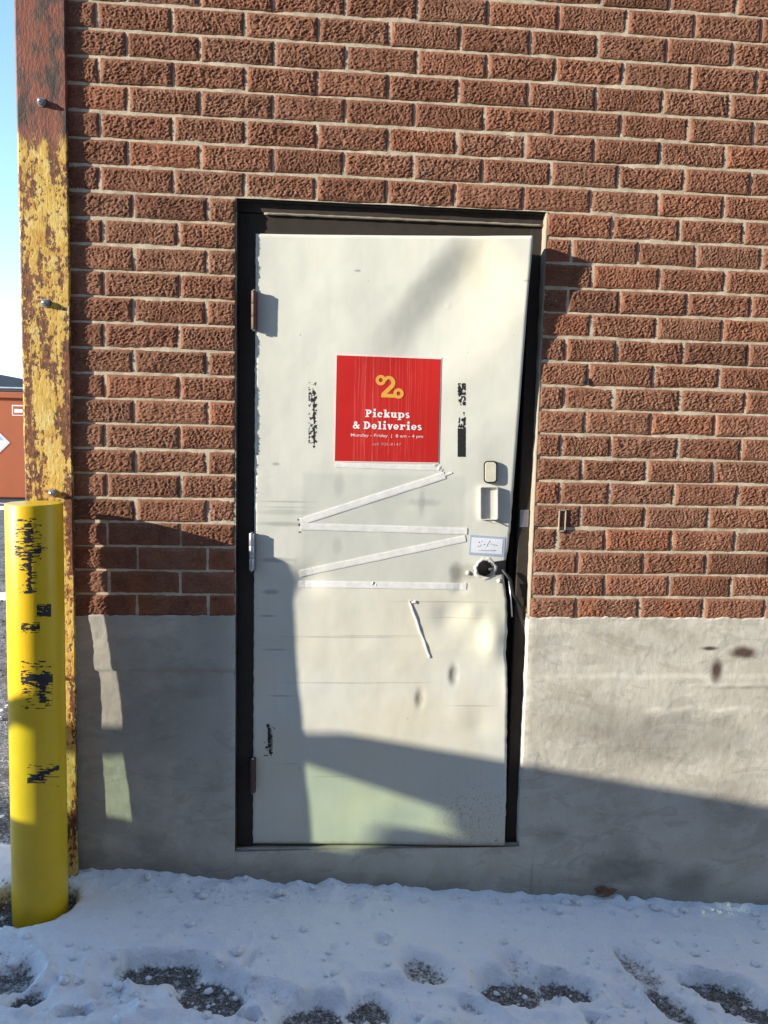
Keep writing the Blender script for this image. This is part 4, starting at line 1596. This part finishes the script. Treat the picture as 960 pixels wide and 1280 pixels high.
    o = mk('snow', V[used], rm[f[keep]].tolist(), M['snow'], None, True, origin=(0, 0, 0))
    at = o.data.attributes.new('grit', 'FLOAT', 'POINT')
    at.data.foreach_set('value', G.ravel()[used].astype(np.float32))
    tag(o, 'trodden bluish snow with boot hollows along the wall', None, None, 'stuff')
    return xs, ys, g + np.maximum(H, 0)


SX, SY, SZ = snow_field()

# broken crumbs of crusty snow lying about
V, Fc = [], []
for i in range(900):
    x = nrg.uniform(-1.5, 2.2)
    y = -abs(nrg.normal(.55, .22)) if nrg.random() < .75 else nrg.uniform(-.12, -.02)
    if y > -.012 or math.hypot(x - BX, y - BY) < .11:
        continue
    sz = min(.022, .0035 + nrg.exponential(.0040))
    z = float(SZ[min(np.searchsorted(SY, y), len(SY) - 1), min(np.searchsorted(SX, x), len(SX) - 1)]) + sz * .2
    k = len(V)
    rx = nrg.uniform(0, 6.28)
    for (a, b, c) in ((1, 0, 0), (.3, .95, .1), (-.85, .6, 0), (-.8, -.6, .1), (.35, -.95, 0), (.2, .2, .8), (-.35, -.1, .7), (0, 0, -.7)):
        q_ = (1 + nrg.uniform(-.25, .25)) * sz
        V.append((x + q_ * (a * math.cos(rx) - b * math.sin(rx)), y + q_ * (a * math.sin(rx) + b * math.cos(rx)), z + q_ * c))
    for f in ((0, 1, 5), (1, 2, 5), (2, 6, 5), (2, 3, 6), (3, 4, 6), (4, 5, 6), (4, 0, 5), (1, 0, 7), (2, 1, 7), (3, 2, 7), (4, 3, 7), (0, 4, 7)):
        Fc.append(tuple(k + j for j in f))
tag(mk('snow_crumbs', V, Fc, M['snow'], None, True, origin=(0, 0, 0)), 'broken crumbs of crusty snow scattered over the trodden snow', None, None, 'stuff')

# stretches of leftover snow farther across the lot
V, Fc = [], []
for (cx, cy_, lx, ly, sd) in ((-5.6, 13.0, 5.5, .5, 1), (-5.2, 11.6, 2.6, .16, 2), (-2.6, 4.4, 1.0, .10, 3), (-12, 8, 4, 1.2, 7)):
    nu, nv = 60, 16
    U, W_ = np.meshgrid(np.linspace(-1, 1, nu), np.linspace(-1, 1, nv), indexing='xy')
    xx, yy = cx + U * lx, cy_ + W_ * ly
    h = .05 * (1 - U ** 2 - W_ ** 2) + .035 * fbm(U * 4, W_ * 3 + sd, 300 + sd, 3)
    f = grid_faces(nu, nv)
    kp = h.ravel()[f].max(1) > 0
    k = len(V)
    V.extend(np.stack([xx.ravel(), yy.ravel(), (ground_z(xx) + np.maximum(h, -.01)).ravel()], 1).tolist())
    Fc.extend((f[kp] + k).tolist())
o = mk('snow_patches', V, Fc, M['snow'], None, True, origin=(0, 0, 0))
tag(o, 'thin leftover snow ridges across the far gravelly lot', None, None, 'stuff')

# loose stones where the asphalt shows past the corner
V, Fc = [], []
for i in range(2600):
    x = nrg.uniform(-3.4, -.97)
    y = nrg.uniform(-.1, 4.5) if nrg.random() < .85 else nrg.uniform(-.7, -.2)
    s = nrg.uniform(.003, .011) * (1 + .1 * max(y, 0))
    z = float(ground_z(x)) + s * .3
    k = len(V)
    for (a, b, c) in ((1, 0, 0), (-1, 0, 0), (0, 1, 0), (0, -1, 0), (0, 0, .8), (0, 0, -.6)):
        V.append((x + s * (a + nrg.uniform(-.3, .3)), y + s * (b + nrg.uniform(-.3, .3)), z + s * c))
    for f in ((0, 2, 4), (2, 1, 4), (1, 3, 4), (3, 0, 4), (2, 0, 5), (1, 2, 5), (3, 1, 5), (0, 3, 5)):
        Fc.append(tuple(k + j for j in f))
tag(mk('gravel', V, Fc, M['asphalt'], None, origin=(0, 0, 0)), 'loose grey gravel scattered past the building corner', None, None, 'stuff')

# dead leaf at the foot of the wall
q = on_ground(757, 1119, -.045)
lf = []
n = 14
for i in range(n):
    a = 2 * math.pi * i / n
    r = .030 * (1 + .35 * math.cos(5 * a) * .6) * (1.3 if abs(math.cos(a)) > .7 else .8)
    lf.append((q[0] + r * math.cos(a), -.020 + .35 * r * math.sin(a), q[2] + .012 + .014 * math.sin(a) + .006 * math.cos(3 * a)))
lf.append((q[0], -.022, q[2] + .018))
tag(mk('dead_leaf', lf, [(i, (i + 1) % n, n) for i in range(n)], M['leaf'], None, False, solid=.0012), 'crumpled brown dead leaf lying on snow against the concrete', 'leaf')

# ------------------------------------------------------------------ orange waste container across the lot
DC = 14.6
qb = on_ground(14, 630, .04)
cy0 = qb[1]
cbin = empty('waste_container', (qb[0] - 2.4, cy0, .04), 'rusty orange waste container with black sloping lid and white placards', 'container')


def on_bin(u, v, y=None):
    return on_wall(u, v, cy0 if y is None else y)


x_r = on_bin(95, 560)[0]
x_l = x_r - 6.2
zt = on_bin(14, 497)[2]
zrim0, zrim1 = on_bin(14, 498)[2], on_bin(14, 490)[2]
mk('body', *join(box(x_l, x_r, cy0, cy0 + 2.4, .16, zt)), M['bin'], cbin, bevel=.02)
mk('top_rail', *join(box(x_l - .05, x_r + .05, cy0 - .06, cy0 + 2.46, zrim0, zrim1)), M['bin'], cbin, bevel=.015)
mk('base_rail', *join(box(x_l, x_r, cy0 + .05, cy0 + 2.3, .045, .17)), M['bin_lid'], cbin, bevel=.01)
for i in range(7):
    xx = x_l + .15 + i * .62
    if xx < on_bin(0, 560)[0] - .45:
        mk('rib', *box(xx, xx + .1, cy0 - .055, cy0 + .002, .17, zrim0), M['bin'], cbin, bevel=.012)
zl0, zl1 = on_bin(14, 489)[2], on_bin(5, 473)[2]
v = [(x_l, cy0 - .04, zrim1 + .003), (x_r, cy0 - .04, zrim1 + .003), (x_r, cy0 + 2.44, zrim1 + .003), (x_l, cy0 + 2.44, zrim1 + .003),
     (x_l, cy0 - .04, zl0 + .06), (x_r, cy0 - .04, zl0 + .06), (x_r, cy0 + 2.44, zl0 + .06), (x_l, cy0 + 2.44, zl0 + .06),
     (on_bin(-60, 465)[0], cy0 + .8, on_bin(-60, 459)[2] + .02), (on_bin(-60, 465)[0], cy0 + 1.8, on_bin(-60, 459)[2] + .02)]
mk('lid', v, [(3, 2, 1, 0), (0, 1, 5, 4), (1, 2, 6, 5), (2, 3, 7, 6), (3, 0, 4, 7), (4, 5, 8), (5, 6, 9, 8), (6, 7, 9), (7, 4, 8, 9)], M['bin_lid'], cbin, bevel=.01)
mk('lid_trim', *box(x_l, x_r, cy0 - .055, cy0 - .035, zl0 + .05, zl0 + .075), M['zinc'], cbin)


def plate(pts, y, th):
    V = [(p[0], y, p[1]) for p in pts] + [(p[0], y + th, p[1]) for p in pts]
    n = len(pts)
    return V, [tuple(range(n))[::-1], tuple(range(n, 2 * n))] + [(i, (i + 1) % n, n + (i + 1) % n, n + i) for i in range(n)]


pc = on_bin(-4, 553)
R = .245
pl = empty('placard', (pc[0], cy0, pc[2]), parent=cbin)
mk('placard_sheet', *plate([(pc[0] - R, pc[2]), (pc[0], pc[2] - R), (pc[0] + R, pc[2]), (pc[0], pc[2] + R)], cy0 - .008, .006), M['border'], pl)
mk('placard_field', *plate([(pc[0] - R * .86, pc[2]), (pc[0], pc[2] - R * .86), (pc[0] + R * .86, pc[2]), (pc[0], pc[2] + R * .86)], cy0 - .011, .004), M['paper'], pl)
mk('placard_mark', *plate([(pc[0] - R * .5, pc[2] + R * .16), (pc[0] + R * .55, pc[2] + R * .16), (pc[0] + R * .42, pc[2] + R * .34), (pc[0] + .05, pc[2] + R * .52), (pc[0] - .08, pc[2] + R * .5)], cy0 - .014, .004), M['ink'], pl)
q0, q1 = on_bin(15, 506), on_bin(33, 520)
tgp = empty('tag_plate', (q0[0], cy0, q1[2]), parent=cbin)
mk('tag_border', *plate([(q0[0], q0[2]), (q0[0], q1[2]), (q1[0], q1[2]), (q1[0], q0[2])], cy0 - .008, .006), M['border'], tgp)
mk('tag_field', *plate([(q0[0] + .02, q0[2] - .025), (q0[0] + .02, q1[2] + .02), (q1[0] - .02, q1[2] + .02), (q1[0] - .02, q0[2] - .025)], cy0 - .010, .004), M['bin'], tgp)
mk('tag_text', *plate([(q0[0] + .045, q0[2] - .075), (q0[0] + .045, q1[2] + .055), (q1[0] - .06, q1[2] + .06), (q1[0] - .06, q0[2] - .08)], cy0 - .013, .004), M['white'], tgp)

# ------------------------------------------------------------------ parked car, left of the picture; its shadow lies on the wall
CP = dict(roof=1.624, tumble=.233, b1=1.077, pil=.10, cpil=.205, belt=1.061, r1=.323, b0=-1.705, r0=-1.604, front=1.95, rear=-2.14, hood=.948, deck=1.011)
CAR_POS, CAR_H = (-3.601, -1.823), 2.61
CAR_Z = 0.0
car = empty('parked_car', (CAR_POS[0], CAR_POS[1], CAR_Z), 'silver compact car with green tinted windows parked beside the bollard', 'car')
_cc, _cs = math.cos(CAR_H), math.sin(CAR_H)


def cw(p):
    return (CAR_POS[0] + _cc * p[0] - _cs * p[1], CAR_POS[1] + _cs * p[0] + _cc * p[1], p[2] + CAR_Z)


def car_part(name, v, f, mat, parent=None, **kw):
    return mk(name, [cw(p) for p in v], f, mat, parent or car, **kw)


def build_car():
    p = CP
    hb, hr = .86, .86 - p['tumble']
    B = [np.array(q) for q in ((p['b0'], -hb, p['belt']), (p['b1'], -hb, p['belt']), (p['b1'], hb, p['belt']), (p['b0'], hb, p['belt']))]
    R = [np.array(q) for q in ((p['r0'], -hr, p['roof'] - .05), (p['r1'], -hr, p['roof'] - .05), (p['r1'], hr, p['roof'] - .05), (p['r0'], hr, p['roof'] - .05))]
    RI = [r + np.array([(.15 if i in (0, 3) else -.15), (.15 if i < 2 else -.15), .05]) for i, r in enumerate(R)]
    V, Fc = [], []

    def quad(*q):
        k = len(V)
        V.extend([tuple(a) for a in q])
        Fc.append((k, k + 1, k + 2, k + 3))
    quad(*RI)
    for i in range(4):
        j = (i + 1) % 4
        quad(R[i], R[j], RI[j], RI[i])
        quad(R[i] + (B[i] - R[i]) * .18, R[j] + (B[j] - R[j]) * .18, R[j], R[i])
    car_part('roof', V, Fc, M['car'], solid=.02)
    for i in range(4):
        V, Fc = [], []
        w = p['pil'] if i in (1, 2) else p['cpil']
        for j in ((i + 1) % 4, (i - 1) % 4):
            e = (B[j] - B[i]) / np.linalg.norm(B[j] - B[i])
            er = (R[j] - R[i]) / np.linalg.norm(R[j] - R[i])
            rr = R[i] + (B[i] - R[i]) * .15
            quad(B[i], B[i] + e * w, rr + er * w, rr)
        car_part('pillar', V, Fc, M['car'], solid=.015)
    for s in (0, 1):
        a, c = ((B[0] + B[1]) / 2, (R[0] + R[1]) / 2) if s == 0 else ((B[3] + B[2]) / 2, (R[3] + R[2]) / 2)
        V, Fc = [], []
        du = np.array([.125, 0, 0])  # widened to block stray light through the cabin
        quad(a - du, a + du, c + du, c - du)
        car_part('pillar', V, Fc, M['car'], solid=.015)
    # glazing, slightly inside the frame
    for i, nm in ((0, 'side_window'), (1, 'windscreen'), (2, 'side_window'), (3, 'rear_window')):
        j = (i + 1) % 4
        c = (B[0] + B[2] + R[0] + R[2]) / 4
        ins = lambda q: q + (c - q) * .012
        V, Fc = [], []
        quad(ins(B[i]), ins(B[j]), ins(R[j]), ins(R[i]))
        car_part(nm, V, Fc, M['glass'])
    # lower body: stations along the car, each an outline of half width and height
    st = [(p['rear'], .74, .42, .86), (p['rear'] + .06, .80, .30, p['deck'] - .02), (p['b0'], .87, .24, p['belt']), (-1.0, .885, .22, p['belt']), (0, .89, .22, p['belt']),
          (p['b1'], .875, .22, p['belt']), (p['b1'] + .12, .86, .22, p['hood'] + .03), (p['front'] - .25, .82, .26, p['hood'] - .06), (p['front'] - .06, .76, .32, .80), (p['front'], .66, .40, .68)]
    V, Fc = [], []
    for (x, w, z0, z1) in st:
        zm = z0 + (z1 - z0) * .62
        for (a, z) in ((-w * .90, z0), (-w * 1.0, z0 + .12), (-w * 1.02, zm), (-w * .985, z1 - .02), (-w * .93, z1), (w * .93, z1), (w * .985, z1 - .02), (w * 1.02, zm), (w * 1.0, z0 + .12), (w * .90, z0)):
            V.append((x, a, z))
    m = 10
    for i in range(len(st) - 1):
        for k in range(m):
            if k == 4 and 2 <= i <= 4:
                continue        # open under the glass
            k2 = (k + 1) % m
            Fc.append((i * m + k, i * m + k2, (i + 1) * m + k2, (i + 1) * m + k))
    Fc.append(tuple(range(m)))
    Fc.append(tuple((len(st) - 1) * m + k for k in range(m))[::-1])
    car_part('body', V, Fc, M['car'], solid=.01, bevel=.015)
    for (u0, v0, wd) in ((.30, -.40, .23), (.30, .40, .23), (-.95, 0.0, .66)):  # seats added, backrest tops thickened, to block light through the glass
        st_ = empty('seat', cw((u0, v0, .4)), parent=car)
        k = .15
        v = [(u0 + k, v0 - wd, .42), (u0 + k, v0 + wd, .42), (u0, v0 + wd * .9, 1.29), (u0, v0 - wd * .9, 1.29)]
        v = v + [(a - (.15 if c < 1 else .31), b, c) for (a, b, c) in v]
        f = [(0, 1, 2, 3), (7, 6, 5, 4), (0, 4, 5, 1), (1, 5, 6, 2), (2, 6, 7, 3), (3, 7, 4, 0)]
        car_part('backrest', v, f, M['tyre'], st_, bevel=.04)
        car_part('headrest', *box(u0 - .28, u0 - .04, v0 - .14, v0 + .14, 1.30, 1.45), M['tyre'], st_, bevel=.04)
        car_part('cushion', *box(u0 + .05, u0 + .60, v0 - wd, v0 + wd, .38, .56), M['tyre'], st_, bevel=.04)
    car_part('cabin_floor', *box(p['b0'] + .1, p['b1'] - .1, -.75, .75, .34, .38), M['tyre'])
    for x in (-1.28, 1.28):
        for s in (-1, 1):
            wl = empty('wheel', cw((x, s * .80, .325)), parent=car)
            pts = [(x, s * .66, .325), (x, s * .68, .325), (x, s * .88, .325), (x, s * .90, .325)]
            v, f = tube([cw(q) for q in pts], [.28, .325, .325, .28], 30)
            mk('tyre', v, f, M['tyre'], wl, True)
            v, f = tube([cw(q) for q in ((x, s * .84, .325), (x, s * .902, .325), (x, s * .91, .325))], [.21, .21, .16], 24)
            mk('rim', v, f, M['rim'], wl)
    for s in (-1, 1):
        car_part('headlight', *box(p['front'] - .13, p['front'] - .02, s * .66 - .10, s * .66 + .10, .62, .76), M['lens'], bevel=.03)
        car_part('tail_light', *box(p['rear'] - .01, p['rear'] + .08, s * .70 - .08, s * .70 + .08, .74, .95), M['redlens'], bevel=.02)
        car_part('mirror', *box(p['b1'] - .20, p['b1'] - .08, s * .96 - .09, s * .96 + .09, p['belt'] - .02, p['belt'] + .11), M['car'], bevel=.03)
        for x in (-.75, .35):
            car_part('door_handle', *box(x - .09, x + .09, s * .90 - .015, s * .90 + .02, .86, .89), M['car'], bevel=.008)
    car_part('grille', *box(p['front'] - .03, p['front'] + .012, -.42, .42, .50, .64), M['tyre'], bevel=.02)
    car_part('bumper', *box(p['front'] - .12, p['front'] + .03, -.70, .70, .30, .46), M['car'], bevel=.04)
    car_part('bumper', *box(p['rear'] - .05, p['rear'] + .10, -.72, .72, .34, .52), M['car'], bevel=.04)


build_car()


# ------------------------------------------------------------------ unseen building added behind the viewer to block low sky light
WY = -7.6
wh = empty('sky_blocker', (2.0, WY, -.2), 'long dark brick building with loading doors, added unseen to block low sky light', 'building')
mk('wall', *box(-9.5, 26, WY - 6, WY, -.4, 9.6), M['brick'], wh)
mk('parapet', *box(-9.6, 26.1, WY - 6.1, WY + .12, 9.6, 9.95), M['frame'], wh, bevel=.02)
for x in (-6.5, -1.0, 5.5, 12.0, 18.5):
    ld = empty('loading_door', (x, WY, -.1), parent=wh)
    mk('door_surround', *join(box(x - 1.7, x - 1.5, WY - .02, WY + .10, -.3, 3.4), box(x + 1.5, x + 1.7, WY - .02, WY + .10, -.3, 3.4), box(x - 1.7, x + 1.7, WY - .02, WY + .11, 3.4, 3.65)), M['concrete'], ld)
    for i in range(6):
        mk('door_panel', *box(x - 1.5, x + 1.5, WY - .02, WY + .05, -.2 + i * .6, .385 + i * .6), M['zinc'], ld, bevel=.01)
